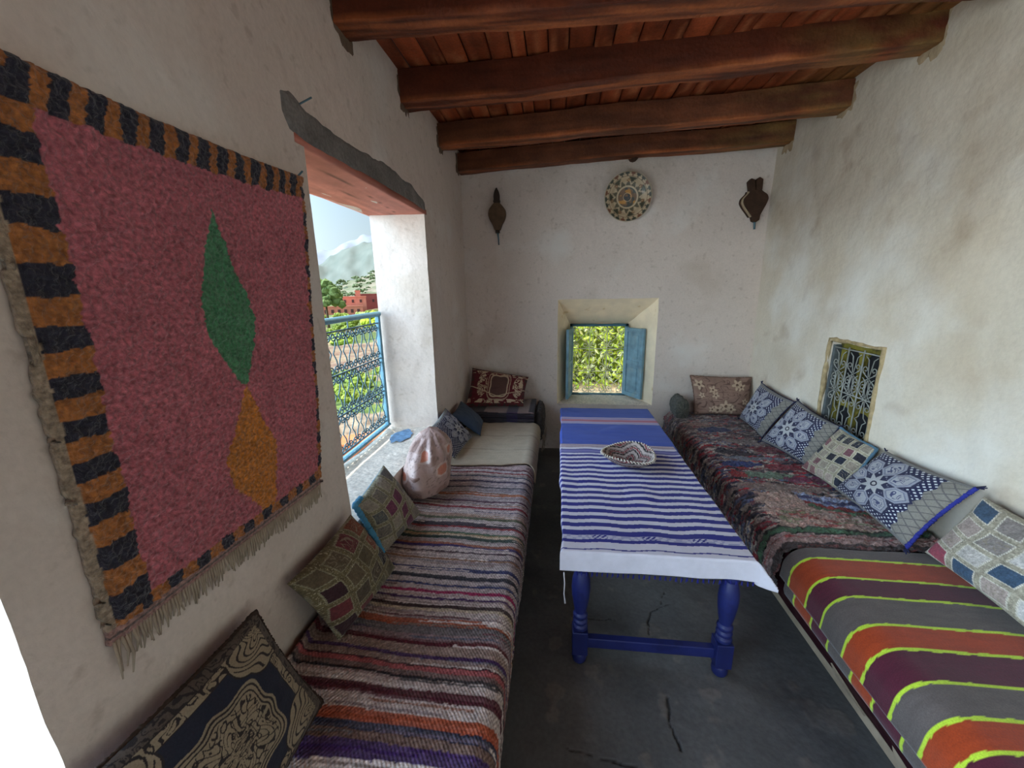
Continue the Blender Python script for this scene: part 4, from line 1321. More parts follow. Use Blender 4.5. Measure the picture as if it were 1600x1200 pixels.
def leg_mesh(x, y, r=0.034):
    mb = MB(); q = r * 1.0
    mb.box(-q, q, -q, q, 0.055, 0.175)
    mb.box(-q, q, -q, q, 0.50, TZ - 0.03)
    mb.lathe([(r * 0.55, 0.0), (r * 0.9, 0.006), (r * 1.0, 0.025), (r * 0.95, 0.045), (r * 0.75, 0.056)], n=18)
    pr = [(r * 0.8, 0.172), (r * 1.02, 0.182), (r * 0.98, 0.197), (r * 0.72, 0.204), (r * 0.96, 0.214), (r * 0.96, 0.224), (r * 0.70, 0.232), (r * 0.94, 0.243), (r * 0.94, 0.254), (r * 0.68, 0.262),
          (r * 0.78, 0.275), (r * 0.92, 0.30), (r * 1.12, 0.35), (r * 1.2, 0.39), (r * 1.12, 0.43), (r * 0.85, 0.465), (r * 0.74, 0.475), (r * 1.0, 0.485), (r * 1.0, 0.503)]
    mb.lathe(pr, n=20)
    o = mb.build('leg', table_blue, tb_, smooth=False)
    o.data.polygons.foreach_set('use_smooth', [len(p.vertices) == 4 and i > 11 for i, p in enumerate(o.data.polygons)])
    b = o.modifiers.new('bevel', 'BEVEL'); b.width = 0.003; b.segments = 2; b.limit_method = 'ANGLE'
    o.location = (x - 0.41, y - 2.3, 0)
    return o


l0 = leg_mesh(0.112, 1.487)
for (x, y) in ((0.715, 1.480), (0.112, 3.19), (0.715, 3.19)):
    c = l0.copy(); COL.objects.link(c); c.parent = tb_; c.location = (x - 0.41, y - 2.3, 0)
for y in (1.485, 3.19):
    mb = MB(); mb.box(0.14, 0.69, y - 0.016, y + 0.016, 0.085, 0.135); local(mb.build('stretcher', table_blue, bevel=0.004), tb_)


# blue cloth at the far end
def cloth_mesh(x0, x1, y0, y1, zt, dl_, dr_, front, colf, name, seed, corner=0.0, back=0.0, amp=0.004, nx=150, step=0.005):
    """cloth over the top: hangs dl_/dr_ at the sides and `front` at the near edge"""
    W = x1 - x0
    s = np.linspace(-dl_, W + dr_, nx)
    t = np.arange(-front, (y1 - y0) + 1e-6, step)
    S, T = np.meshgrid(s, t, indexing='ij')
    r = 0.012
    ol = np.clip(-S, 0, None); orr = np.clip(S - W, 0, None); of = np.clip(-T, 0, None)
    X = x0 + np.clip(S, 0, W) - np.minimum(ol, r) * 0.6 + np.minimum(orr, r) * 0.6
    Y = y0 + np.clip(T, 0, None) - np.minimum(of, r) * 0.6
    drop = np.maximum(np.maximum(ol, orr), of)
    Z = zt - np.maximum(drop - r * 0.4, 0)
    cor = np.minimum(of, orr)
    X += cor * corner; Y -= cor * corner * 0.5
    wrk = (fbm(X * 6, Y * 9, seed, 3) - 0.5) * amp * 2 + np.clip(fbm(X * 3 + Y * 2, Y * 4 - X * 3, seed + 3, 2) - 0.62, 0, 1) * amp * 9
    ind = np.clip(drop * 40, 0, 1)
    Z += wrk * (1 - ind)
    Y += ind * (of > 0) * ((vn(X * 9, X * 0, seed) - 0.5) * 0.014 * np.clip(of * 20, 0, 1))
    X += ind * (orr > 0) * ((vn(Y * 8, Y * 0, seed) - 0.5) * 0.02) - ind * (ol > 0) * ((vn(Y * 8, Y * 0, seed + 4) - 0.3) * 0.015)
    C = colf(X, Y, S, T, of)
    o = grid_obj(name, np.stack([X, Y, Z], -1), cloth, col=C, thick=0.0025)
    return o


def blue_cloth(X, Y, S, T, of):
    yy = y0_b + T
    C = blank(S, (56, 80, 168)) * (0.85 + 0.25 * fbm(S * 5, T * 40, 3)[..., None])
    C = put(C, (yy > 2.915) & (yy < 3.075), (188, 176, 200), 0.9)
    C = put(C, (yy > 2.965) & (yy < 3.02), (176, 96, 116), 0.9)
    C = put(C, (np.abs(yy - 2.945) < 0.005) | (np.abs(yy - 3.04) < 0.005), (120, 116, 180))
    return C
y0_b = 2.44
o = cloth_mesh(TX0 - 0.005, TX1 + 0.005, y0_b, 3.32, TZ + 0.006, 0.05, 0.10, 0.0, blue_cloth, 'blue_tablecloth', 5, amp=0.003)
center_on(o, (0.40, 2.9, TZ)); tag(o, 'plain blue tablecloth with a pinkish red band on the far end of the table', 'tablecloth')


def white_cloth(X, Y, S, T, of):
    yy = 1.385 + T + 0.004 * np.sin(S * 30) + (fbm(S * 3, T * 3, 8) - 0.5) * 0.006 - 0.012 * (S / 0.71)
    C = blank(S, (208, 204, 216)) * (0.93 + 0.1 * fbm(S * 60, T * 60, 3)[..., None])
    navy = (34, 34, 124)
    for k in range(14):
        yc = 1.565 + k * 0.0569
        C = put(C, np.abs(yy - yc) < 0.0150, navy)
    C = put(C, np.abs(yy - 1.508) < 0.017, navy); C = put(C, np.abs(yy - 1.452) < 0.011, navy)
    for q in (1.470, 1.480, 1.489):
        C = put(C, np.abs(yy - q) < 0.0022, (80, 84, 150), 0.8)
    star = (yy > 1.455) & (yy < 1.505)
    for cx_ in (0.15, 0.35, 0.55):
        C = put(C, star & (np.abs(S - cx_) < 0.03) & (np.abs(((S * 90) % 2) - 1 - (((yy * 90) % 2) - 1)) < 0.5), navy)
    C = put(C, np.abs(yy - 1.397) < 0.0035, navy)
    C = put(C, (yy > 2.345) & (yy < 2.40), (84, 84, 160), 0.85)
    C = put(C, np.abs(yy - 2.348) < 0.006, navy); C = put(C, np.abs(yy - 2.398) < 0.006, navy)
    C = put(C, yy > 2.43, (176, 160, 168)); C = put(C, (yy > 2.445) & (np.abs(((yy * 60) % 2) - 1) < 0.3), (140, 120, 134))
    return C
tc_ = cloth_mesh(TX0 - 0.012, TX1 - 0.008, 1.385, 2.49, TZ + 0.012, 0.035, 0.105, 0.092, white_cloth, 'striped_tablecloth', 15, corner=0.7, amp=0.004, nx=220, step=0.003)
oc = Vector((0.40, 1.9, TZ)); center_on(tc_, oc)
tag(tc_, 'white tablecloth with navy stripes and tiny tassels on the near part of the table', 'tablecloth')
tassel_m = nmat('navy_thread', (30, 34, 110), 0.9)
for k in range(34):
    f = (k + 0.5) / 34
    x = TX0 + 0.03 + (TX1 + 0.01 - TX0 - 0.04) * f; z = TZ + 0.012 - 0.090
    mb = MB()
    for q in range(3):
        mb.tube([(0, 0, 0.003), (random.uniform(-.004, .004), random.uniform(-.002, .002), -random.uniform(0.010, 0.018))], [0.0028, 0.0014], 4)
    t_ = mb.build('tassel', tassel_m, tc_); t_.location = Vector((x, 1.374, z)) - oc
    t_['label'] = 'navy thread tassel'
wt = nmat('white_thread', (196, 192, 196), 0.9)
mb = MB(); mb.tube([(0, 0, 0), (0.004, 0, -0.05), (0.002, 0, -0.10), (0.007, 0.0, -0.145)], [0.0028, 0.003, 0.0025, 0.004], 6)
t_ = mb.build('cord', wt, tc_, smooth=True); t_.location = Vector((0.034, 1.37, 0.548)) - oc

# basket
n, m_ = 96, 20
A, R_ = np.meshgrid(np.linspace(0, 2 * math.pi, n, endpoint=False), np.linspace(0, 1, m_), indexing='ij')
rad = 0.05 + 0.095 * R_ ** 0.8
rad = rad * (1 + 0.03 * np.sin(A * 3))
zz_ = 0.004 + 0.060 * R_ ** 1.3 + 0.010 * R_ * np.sin(A * 2 + 0.7) + 0.0025 * np.abs(np.sin(R_ * 26))
rad = np.where(R_ == 0, 0.05, rad)
zg = np.abs((((A / (2 * math.pi) * 10) % 2) - 1))
C = blank(A, (178, 164, 158))
ph = (R_ * 1.6 + zg * 0.55) % 0.8
C = put(C, ph < 0.16, (38, 34, 36)); C = put(C, (ph > 0.24) & (ph < 0.38), (120, 44, 52)); C = put(C, (ph > 0.44) & (ph < 0.52), (38, 34, 36))
C = C * (0.8 + 0.4 * vn(A * 30, R_ * 40, 3))[..., None]
inner = np.stack([rad * np.cos(A), rad * np.sin(A), zz_], -1)
outer = np.stack([(rad + 0.007) * np.cos(A), (rad + 0.007) * np.sin(A), zz_ - 0.006 * (R_ < 1)], -1)
V = np.concatenate([inner.reshape(-1, 3), outer.reshape(-1, 3), [[0, 0, 0.004]], [[0, 0, -0.002]]])
F = []
for i in range(n):
    i2 = (i + 1) % n
    for j in range(m_ - 1):
        F.append((i * m_ + j, i2 * m_ + j, i2 * m_ + j + 1, i * m_ + j + 1))
        F.append((n * m_ + i * m_ + j, n * m_ + i * m_ + j + 1, n * m_ + i2 * m_ + j + 1, n * m_ + i2 * m_ + j))
    F.append((i * m_ + m_ - 1, i2 * m_ + m_ - 1, n * m_ + i2 * m_ + m_ - 1, n * m_ + i * m_ + m_ - 1))
    F.append((2 * n * m_, i2 * m_, i * m_)); F.append((2 * n * m_ + 1, n * m_ + i * m_, n * m_ + i2 * m_))
Call = np.concatenate([C.reshape(-1, 3), C.reshape(-1, 3), [srgb((120, 100, 96))] * 2])
bk = mesh_from('woven_basket', V, F, coil, col=Call)
bk.location = (0.415, 2.20, TZ + 0.022)
bk.rotation_euler.z = 0.5
tag(bk, 'small shallow coiled basket bowl with zigzag pattern on the striped tablecloth', 'basket')
mb = MB()
for k in range(52):
    a = 2 * math.pi * k / 52
    rr = 0.148 * (1 + 0.03 * math.sin(a * 3)); z = 0.064 + 0.010 * math.sin(a * 2 + 0.7)
    mb.tube([(rr * math.cos(a) - 0.007 * math.cos(a), rr * math.sin(a) - 0.007 * math.sin(a), z + 0.002), (rr * math.cos(a + 0.03), rr * math.sin(a + 0.03), z + 0.004), (rr * 1.04 * math.cos(a + 0.06), rr * 1.04 * math.sin(a + 0.06), z - 0.004)], 0.0034, 5)
tag(mb.build('rim_stitching', nmat('rim_straw', (222, 214, 200), 0.8), bk, smooth=True), 'whitish overcast rim stitches')

# ------------------------------------------------------------------ things on the back wall
# plate
n, m_ = 96, 60
A, R_ = np.meshgrid(np.linspace(0, 2 * math.pi, n, endpoint=False), np.linspace(0, 1, m_), indexing='ij')
prof_d = np.interp(R_, [0, 0.30, 0.62, 0.74, 0.80, 0.97, 1.0], [0.012, 0.012, 0.020, 0.036, 0.040, 0.052, 0.05])
rad = 0.205 * R_
C = blank(A, (196, 174, 142)) * (0.88 + 0.2 * fbm(R_ * 5, A, 4)[..., None])
rim = R_ > 0.82
tri = np.abs(((A / (2 * math.pi) * 24) % 1) - 0.5) * 2
C = put(C, rim & (R_ < 0.97) & (R_ > 0.83 + 0.13 * tri) & (np.floor(A / (2 * math.pi) * 24) % 3 != 1), (62, 66, 58))
C = put(C, rim & (R_ < 0.97) & (R_ > 0.83 + 0.13 * tri) & (np.floor(A / (2 * math.pi) * 24) % 3 == 1), (120, 74, 52))
C = put(C, R_ > 0.97, (190, 172, 144)); C = put(C, np.abs(R_ - 0.81) < 0.008, (110, 84, 62))
X_, Y_ = R_ * np.cos(A), R_ * np.sin(A)
tri2 = np.abs(((A / (2 * math.pi) * 14 + 0.5) % 1) - 0.5) * 2
mid = (R_ > 0.46) & (R_ < 0.79)
C = put(C, mid & (R_ < 0.47 + 0.20 * (1 - tri2)), (92, 84, 64)); C = put(C, mid & (R_ > 0.78 - 0.22 * tri2) & (np.floor(A / (2 * math.pi) * 14) % 2 == 0), (78, 78, 62))
C = put(C, mid & (np.hypot(R_ - 0.66, (((A / (2 * math.pi) * 7) % 1) - 0.5) * 0.6) < 0.07), (130, 92, 66)); C = put(C, mid & (np.hypot(R_ - 0.66, (((A / (2 * math.pi) * 7) % 1) - 0.5) * 0.6) < 0.035), (190, 168, 130))
C = put(C, (R_ < 0.40), (128, 100, 78)); C = put(C, (R_ < 0.40) & (vn(X_ * 9, Y_ * 9, 6) > 0.58), (80, 82, 74)); C = put(C, (R_ < 0.40) & (vn(X_ * 8 + 5, Y_ * 8, 8) > 0.68), (196, 140, 70))
C = put(C, (np.abs(R_ - 0.41) < 0.016) | (np.abs(R_ - 0.17) < 0.014), (204, 184, 152)); C = put(C, (R_ < 0.15) & (vn(X_ * 14, Y_ * 14, 9) > 0.45), (70, 76, 78))
front = np.stack([rad * np.cos(A), -prof_d, rad * np.sin(A)], -1)
backp = np.stack([rad * 0.99 * np.cos(A), -prof_d + 0.010, rad * 0.99 * np.sin(A)], -1)
V = np.concatenate([front.reshape(-1, 3), backp.reshape(-1, 3)])
F = grid_faces(n, m_).tolist() + [((n - 1) * m_ + j, j, j + 1, (n - 1) * m_ + j + 1) for j in range(m_ - 1)]
F += [tuple(n * m_ + k for k in f[::-1]) for f in F]
F += [(i * m_ + m_ - 1, n * m_ + i * m_ + m_ - 1, n * m_ + ((i + 1) % n) * m_ + m_ - 1, ((i + 1) % n) * m_ + m_ - 1) for i in range(n)]
pl = mesh_from('hanging_plate', V, F, glaze, col=np.concatenate([C.reshape(-1, 3)] * 2))
pl.location = (0.605, BW + 0.004, 2.42); pl.rotation_euler = (math.radians(5), math.radians(-12), 0)
tag(pl, 'round painted ceramic plate with geometric pattern hanging on the back wall', 'plate')


def extr(outl, y0, y1, mb):
    n = len(outl)
    V = [(x, y0, z) for x, z in outl] + [(x, y1, z) for x, z in outl]
    F = [tuple(range(n)), tuple(range(n, 2 * n))[::-1]] + [(i, i + n, (i + 1) % n + n, (i + 1) % n) for i in range(n)]
    mb.add(V, F)


def smooth_out(half, nseg=5):
    """mirror a half outline (x>=0, listed from top to bottom), softened"""
    pts = []
    hz = [p[1] for p in half]
    ts = np.linspace(0, len(half) - 1, (len(half) - 1) * nseg + 1)
    xs_ = np.interp(ts, range(len(half)), [p[0] for p in half]); zs_ = np.interp(ts, range(len(half)), hz)
    for _ in range(3):
        xs_[1:-1] = (xs_[:-2] + 2 * xs_[1:-1] + xs_[2:]) / 4; zs_[1:-1] = (zs_[:-2] + 2 * zs_[1:-1] + zs_[2:]) / 4
    right = list(zip(xs_, zs_)); left = [(-x, z) for x, z in right[::-1]]
    return left[:-1] + right if left[-1] == right[0] else left + right


# left bellows
be = empty('fireplace_bellows', (-0.565, BW, 2.30), 'old brown wooden bellows with slim pointed handle hanging left of the plate', 'bellows')
body = [(0.024, 0.11), (0.04, 0.095), (0.075, 0.055), (0.083, 0.01), (0.07, -0.035), (0.045, -0.075), (0.032, -0.11), (0.024, -0.125)]
for nm, yy0, yy1, sc_, mt in (('back_board', -0.022, -0.006, 1.0, old_wood), ('leather', -0.045, -0.022, 0.95, dark_leather), ('front_board', -0.062, -0.045, 1.0, old_wood)):
    mb = MB(); extr(smooth_out([(x * sc_, z) for x, z in body]), yy0, yy1, mb); mb.build(nm, mt, be, bevel=0.003)
mb = MB(); extr(smooth_out([(0.004, 0.235), (0.02, 0.205), (0.028, 0.17), (0.026, 0.135), (0.033, 0.125), (0.026, 0.105)]), -0.062, -0.030, mb); mb.build('handle', dark_leather, be, bevel=0.003)
mb = MB(); mb.lathe([(0.020, 0.0), (0.022, 0.012), (0.017, 0.03)], (0, -0.035, -0.15), 14); mb.build('collar', dark_leather, be, smooth=True)
mb = MB(); mb.tube([(0, -0.035, -0.14), (0.006, -0.035, -0.20), (0.008, -0.032, -0.255)], [0.009, 0.007, 0.006], 10); mb.build('nozzle', iron_dark, be, smooth=True)
mb = MB(); mb.tube([(0, 0.02, 0.215), (0, -0.035, 0.24)], 0.003, 6); mb.build('hanging_nail', iron_dark, be)

# right bellows
be = empty('fireplace_bellows', (1.672, BW, 2.33), 'dark carved bellows with forked handle hanging right of the plate near the right corner', 'bellows')
be.rotation_euler.y = math.radians(-7)
body = [(0.048, 0.095), (0.05, 0.08), (0.095, 0.045), (0.103, 0.01), (0.085, -0.03), (0.05, -0.085), (0.032, -0.115)]
for nm, yy0, yy1, sc_, mt, dx in (('back_board', -0.022, -0.006, 1.0, dark_leather2, -0.016), ('leather', -0.050, -0.022, 0.96, pale_edge, -0.010), ('front_board', -0.066, -0.050, 0.98, dark_leather2, 0.0)):
    mb = MB(); extr([(x + dx, z) for x, z in smooth_out([(x * sc_, z) for x, z in body])], yy0, yy1, mb); mb.build(nm, mt, be, bevel=0.003)
for sx in (-1, 1):
    mb = MB(); extr([(0.002 * sx + 0.0, 0.09), (0.052 * sx, 0.09), (0.060 * sx, 0.17), (0.034 * sx, 0.192), (0.006 * sx, 0.178)][::sx], -0.062, -0.020, mb); mb.build('handle', dark_leather2, be, bevel=0.004)
mb = MB(); extr([(-0.034, -0.11), (0.034, -0.11), (0.026, -0.15), (0.0, -0.165), (-0.026, -0.15)][::-1], -0.066, -0.01, mb); mb.build('collar', dark_leather2, be, bevel=0.004)
mb = MB(); mb.tube([(0, -0.035, -0.15), (-0.004, -0.035, -0.22)], [0.010, 0.008], 10); mb.build('nozzle', iron_dark, be, smooth=True)
mb = MB(); mb.tube([(0, 0.02, 0.15), (0, -0.03, 0.155)], 0.003, 6); mb.build('hanging_nail', iron_dark, be)

# ------------------------------------------------------------------ cushions
blue_p = nmat('blue_piping', (46, 52, 138), 0.9)
navy_p = nmat('navy_piping', (34, 36, 66), 0.9)
pw_dark = patch_painter([(58, 34, 40), (104, 48, 52), (34, 34, 42), (128, 100, 62), (118, 62, 40), (92, 84, 62), (84, 74, 60), (98, 86, 66)], (108, 98, 70), 3, 4, (146, 142, 118))
pw_grey = patch_painter([(118, 112, 106), (130, 122, 112), (104, 100, 98), (112, 60, 84), (150, 142, 128), (92, 96, 96)], (128, 122, 98), 8, 4, (172, 168, 146))
pw_right = patch_painter([(46, 44, 54), (122, 80, 88), (176, 158, 146), (158, 146, 132), (40, 44, 58), (140, 96, 98), (150, 140, 126)], (164, 154, 132), 12, 5, (206, 200, 180))
pw_big = patch_painter([(168, 152, 144), (196, 192, 188), (140, 132, 128), (62, 84, 108), (150, 70, 86), (188, 182, 176), (176, 164, 150)], (160, 152, 134), 22, 4, (212, 206, 192))

cushion('baroque_cushion', 'dark navy cushion with beige scroll medallion leaning in the bottom left corner', 'cushion',
        (-0.845, 0.34, 0.81), (-0.85, 0.86, 0.765), (-0.69, 0.86, 0.455), (-0.66, 0.36, 0.455), 0.055, 0.03, p_baroque, tapestry, N=300, seed=3, backcol=(36, 36, 44), pinch=0.06, pipe=(dark_leather,))
cushion('patchwork_cushion', 'dark olive patchwork cushion with maroon and orange squares below the wall carpet', 'cushion',
        (-0.85, 0.99, 0.745), (-0.845, 1.385, 0.75), (-0.70, 1.44, 0.462), (-0.75, 1.06, 0.46), 0.085, 0.035, pw_dark, quilt, N=200, seed=5, backcol=(40, 52, 66))
cushion('patchwork_cushion', 'grey green patchwork cushion with bright blue back at the near end of the window sill', 'cushion',
        (-0.89, 1.50, 0.72), (-0.87, 1.77, 0.79), (-0.73, 1.86, 0.468), (-0.79, 1.52, 0.465), 0.07, 0.075, pw_grey, quilt, N=180, seed=7, backcol=(78, 142, 176), pinch=0.05, pipe=(nmat('bright_blue_edge', (84, 156, 196), 0.8), (0.70, 1.0)), pipe_r=0.014)
cushion('star_cushion', 'small navy and white star cushion behind the tied pink sack on the left bench', 'cushion',
        (-0.87, 2.50, 0.72), (-0.87, 2.90, 0.745), (-0.68, 3.0, 0.47), (-0.72, 2.56, 0.47), 0.05, 0.035, lambda u, v: p_star(u, v, 0.66, False), tapestry, N=200, seed=9, backcol=(44, 48, 84))
cushion('blue_cushion', 'plain dusty blue cushion in shadow next to the burgundy cushion', 'cushion',
        (-0.85, 2.98, 0.66), (-0.86, 3.36, 0.67), (-0.66, 3.37, 0.475), (-0.62, 3.02, 0.47), 0.06, 0.03, lambda u, v: blank(u, (58, 74, 96)), tapestry, N=50, seed=11, backcol=(64, 82, 104))
cushion('burgundy_cushion', 'burgundy cushion with cream scroll ornament on the folded blanket in the left back corner', 'cushion',
        (-0.845, 3.83, 0.88), (-0.28, 3.84, 0.79), (-0.31, 3.56, 0.565), (-0.86, 3.52, 0.56), 0.07, 0.03, p_burgundy, tapestry, N=220, seed=13, backcol=(60, 40, 38), pinch=0.05)

cushion('floral_cushion', 'dusty brown floral pillow against the back wall on the right bench', 'cushion',
        (1.255, 3.84, 0.815), (1.80, 3.84, 0.80), (1.76, 3.70, 0.475), (1.285, 3.72, 0.475), 0.06, 0.03, p_floral, tapestry, N=180, seed=15, backcol=(120, 96, 84), pinch=0.05, pipe=(nmat('brown_piping', (110, 84, 72), 0.9),))
cushion('star_cushion', 'navy star cushion farthest back on the right bench beside the floral pillow', 'cushion',
        (1.76, 3.56, 0.815), (1.755, 3.05, 0.79), (1.60, 3.12, 0.48), (1.63, 3.60, 0.48), 0.07, 0.035, p_star, tapestry, N=240, seed=17, backcol=(44, 48, 88), pipe=(navy_p,), pipe_r=0.004, tassel=navy_p)
cushion('star_cushion', 'navy star cushion between the far star cushion and the small patchwork one', 'cushion',
        (1.76, 3.02, 0.81), (1.765, 2.57, 0.77), (1.64, 2.54, 0.48), (1.56, 3.05, 0.48), 0.085, 0.035, p_star, tapestry, N=260, seed=19, backcol=(40, 44, 110), pipe=(navy_p,), pipe_r=0.004, tassel=navy_p)
cushion('patchwork_cushion', 'small beige patchwork cushion with blue back under the right window', 'cushion',
        (1.765, 2.56, 0.765), (1.77, 2.27, 0.745), (1.61, 2.22, 0.485), (1.58, 2.57, 0.485), 0.06, 0.05, pw_right, quilt, N=200, seed=21, backcol=(74, 106, 128), pinch=0.05, pipe=(nmat('steel_blue_edge', (84, 116, 138), 0.8), (0.28, 0.75)), pipe_r=0.009)
cushion('star_cushion', 'large navy star cushion with blue piping lying nearest on the shaggy rug', 'cushion',
        (1.76, 2.20, 0.765), (1.765, 1.73, 0.80), (1.56, 1.74, 0.49), (1.60, 2.28, 0.49), 0.09, 0.05, p_star, tapestry, N=300, seed=23, backcol=(110, 106, 100), pipe=(blue_p, (0.25, 0.5)), pipe_r=0.009, tassel=navy_p)
cushion('patchwork_cushion', 'large pale beaded patchwork cushion at the right edge on the striped blanket', 'cushion',
        (1.765, 1.70, 0.775), (1.77, 1.20, 0.77), (1.58, 1.20, 0.49), (1.60, 1.70, 0.50), 0.08, 0.04, pw_big, quilt, N=260, seed=25, backcol=(66, 92, 108))

# tied floral sack
n, m_ = 110, 90
A, T = np.meshgrid(np.linspace(0, 2 * math.pi, n, endpoint=False), np.linspace(0, 1, m_), indexing='ij')
rr = np.interp(T, [0, 0.03, 0.12, 0.3, 0.5, 0.7, 0.82, 0.90, 0.94, 1.0], [0.02, 0.55, 0.88, 1.0, 0.99, 0.88, 0.70, 0.50, 0.36, 0.06])
fold = np.clip((T - 0.45) * 2, 0, 1) * 0.16 * np.sin(A * 9 + 3 * np.sin(A)) * (T < 0.93) + 0.06 * np.sin(A * 5 + T * 7) * np.clip(T * 3, 0, 1) + (fbm(np.cos(A) * 2 + 3, np.sin(A) * 2 + T * 3, 5) - 0.5) * 0.22
rr = rr * (1 + fold * 0.7)
hx = 0.135; hy = 0.225
X_ = rr * hx * np.cos(A); Y_ = rr * hy * np.sin(A)
Zt = 0.36 * T
lean = np.clip(T - 0.2, 0, 1) ** 1.3
Px = X_ - 0.02 * lean; Py = Y_ + 0.13 * lean; Pz = Zt + 0.01 * np.sin(A) * T
uu = A / (2 * math.pi) * 4; vv = T * 1.2
C = blank(A, (186, 158, 150)) * (0.82 + 0.3 * fbm(uu * 3, vv * 4, 5)[..., None])
C = put(C, vn(uu * 3 + 2, vv * 5, 8) > 0.60, (150, 116, 104), 0.7)
C = put(C, scrolls(uu, vv, 4.5, 4, 0.07, 1.6), (110, 86, 80), 0.7)
for k, (fu, fv) in enumerate([(0.4, 0.5), (0.75, 0.95), (1.2, 0.45), (3.7, 0.6), (0.1, 0.8), (2.5, 0.5), (3.2, 0.9)]):
    d = np.hypot(uu - fu, (vv - fv) * 1.6) + (vn(uu * 9, vv * 9, k) - 0.5) * 0.08
    C = put(C, d < 0.13, (206, 122, 92), 0.8); C = put(C, np.abs(d - 0.16) < 0.03, (216, 196, 188), 0.8)
V = np.stack([Px, Py, Pz], -1).reshape(-1, 3)
F = grid_faces(n, m_).tolist() + [((n - 1) * m_ + j, j, j + 1, (n - 1) * m_ + j + 1) for j in range(m_ - 1)] + [tuple(i * m_ for i in range(n))[::-1], tuple(i * m_ + m_ - 1 for i in range(n))]
F = [f[::-1] for f in F]
sack = mesh_from('floral_sack', V, [f[::-1] for f in F], satin, col=C.reshape(-1, 3))
sack.location = (-0.775, 2.16, 0.45)
tag(sack, 'plump pink floral cloth bundle gathered and tied on the left bench beside the sill', 'sack')
mb = MB()
mb.tube([(-0.016 + 0.024 * math.cos(a), 0.093 + 0.04 * math.sin(a), 0.315) for a in np.linspace(0, 2 * math.pi, 16)], 0.005, 6)
mb.tube([(0.012, 0.09, 0.315), (0.05, 0.06, 0.29), (0.08, 0.03, 0.24), (0.095, 0.0, 0.20)], [0.005, 0.005, 0.004, 0.004], 6)
mb.tube([(0.012, 0.09, 0.315), (0.035, 0.075, 0.31), (0.06, 0.045, 0.275), (0.075, 0.03, 0.235)], [0.005, 0.005, 0.004, 0.004], 6)
mb.build('drawstring', nmat('string', (150, 136, 128), 0.9), sack, smooth=True)
mb = MB()
mb.lathe([(0.008, 0), (0.02, 0.012), (0.024, 0.03), (0.03, 0.05), (0.024, 0.058), (0.004, 0.05)], (-0.01, -0.19, 0.12), 14)
mb.build('knotted_corner', nmat('satin_brown', (150, 120, 110), 0.5), sack, smooth=True)

# blue paint stain on the sill
Tt, Ss = np.meshgrid(np.linspace(-1, 1, 60), np.linspace(-1, 1, 40), indexing='ij')
ang = np.arctan2(Ss, Tt)
def sill_z(x): return 0.632
rr_ = 1 - 0.35 * vn(np.cos(ang) * 3 + 5, np.sin(ang) * 3 + 5, 4)
P = np.stack([-1.10 + 0.085 * Ss * rr_ * np.sqrt(1 - Tt ** 2 / 2), 2.56 + 0.15 * Tt * rr_ * np.sqrt(1 - Ss ** 2 / 2), np.full_like(Tt, 0.6385) + 0.001 * vn(Tt * 6, Ss * 6, 3)], -1)
o = grid_obj('trim_3', P, nmat('blue_paint_stain', (120, 156, 190), 0.9, var=0.4, vscale=30, bump=0.3))
o['kind'] = 'structure'

# ------------------------------------------------------------------ outside
terr = nmat('hillside_ground', attr=True, rough=1.0, var=0.2, vscale=0.6, bump=0.0, fine=0.3, fscale=6)
leafm = nmat('foliage', attr=True, rough=0.8, var=0.2, vscale=3, bump=0.0, spec=0.2)
clay = nmat('red_clay_wall', (206, 128, 106), 0.95, var=0.15, vscale=0.8)
clay_dark = nmat('dark_clay_wall', (158, 84, 78), 0.95, var=0.15, vscale=0.8)
hole = nmat('window_dark', (84, 58, 54), 0.8, var=0)
hazy_rockm = nmat('mountain_rock_haze', attr=True, rough=1.0, var=0.0)  # distance haze put into the rock colours, paler and bluer on the far ridge


def pol(az, d, z):
    a = math.radians(az)
    return (d * math.sin(a), d * math.cos(a), z)


azs = np.radians(np.linspace(-118, 42, 330)); ds = 2.2 * (400 / 2.2) ** np.linspace(0, 1, 200)
AZ, DD = np.meshgrid(azs, ds, indexing='ij')
GX, GY = DD * np.sin(AZ), DD * np.cos(AZ)
base = np.interp(DD, [2, 7, 9, 13, 25, 28, 45, 95, 130, 175, 250, 400], [-2.6, -2.6, -2.5, -2.3, -3.5, -3.8, -4.3, -3.6, -3.0, 2.0, 12.0, 10.0])
side = np.interp(np.degrees(AZ), [-60, -32, -25, -10], [0.0, 0.15, 1.0, 2.4])
base = np.where(DD > 130, -3.0 + (base + 3.0) * side, base)
GZ = base + (fbm(GX * 0.15, GY * 0.15, 4) - 0.5) * np.clip(DD / 25, 0, 3) + (fbm(GX * 1.5, GY * 1.5, 6) - 0.5) * 0.35
stepz = np.where((DD > 26) & (DD < 46), (np.floor(DD / 3.2) * 3.2 - DD) * -0.12, 0)
GZ += stepz
nz = fbm(GX * 0.4, GY * 0.4, 9)
C = blank(GX, (206, 178, 142))
C = put(C, (DD > 8) & (DD < 15), (214, 188, 156)); C = put(C, ((DD > 8) & (DD < 15)) * (vn(GX * 5, GY * 5, 3) > 0.66), (150, 120, 96), 0.8)
C = put(C, ((DD > 14) & (DD < 27)) * (nz > 0.36), (150, 172, 84)); C = put(C, ((DD > 14) & (DD < 27)) * (vn(GX * 3, GY * 3, 5) > 0.6), (110, 140, 60), 0.7)
C = put(C, ((DD > 45) & (DD < 130)) * (nz > 0.42), (140, 160, 92))
C = put(C, ((DD > 27) & (DD < 46)) * (np.abs(((DD / 3.2) % 1) - 0.5) < 0.2), (176, 140, 116))
C = put(C, (DD > 130), (188, 176, 148)); C = put(C, (DD > 130) * (vn(GX * 0.25, GY * 0.25, 8) > 0.45), (140, 150, 110), 0.8)
C = C * 0.52
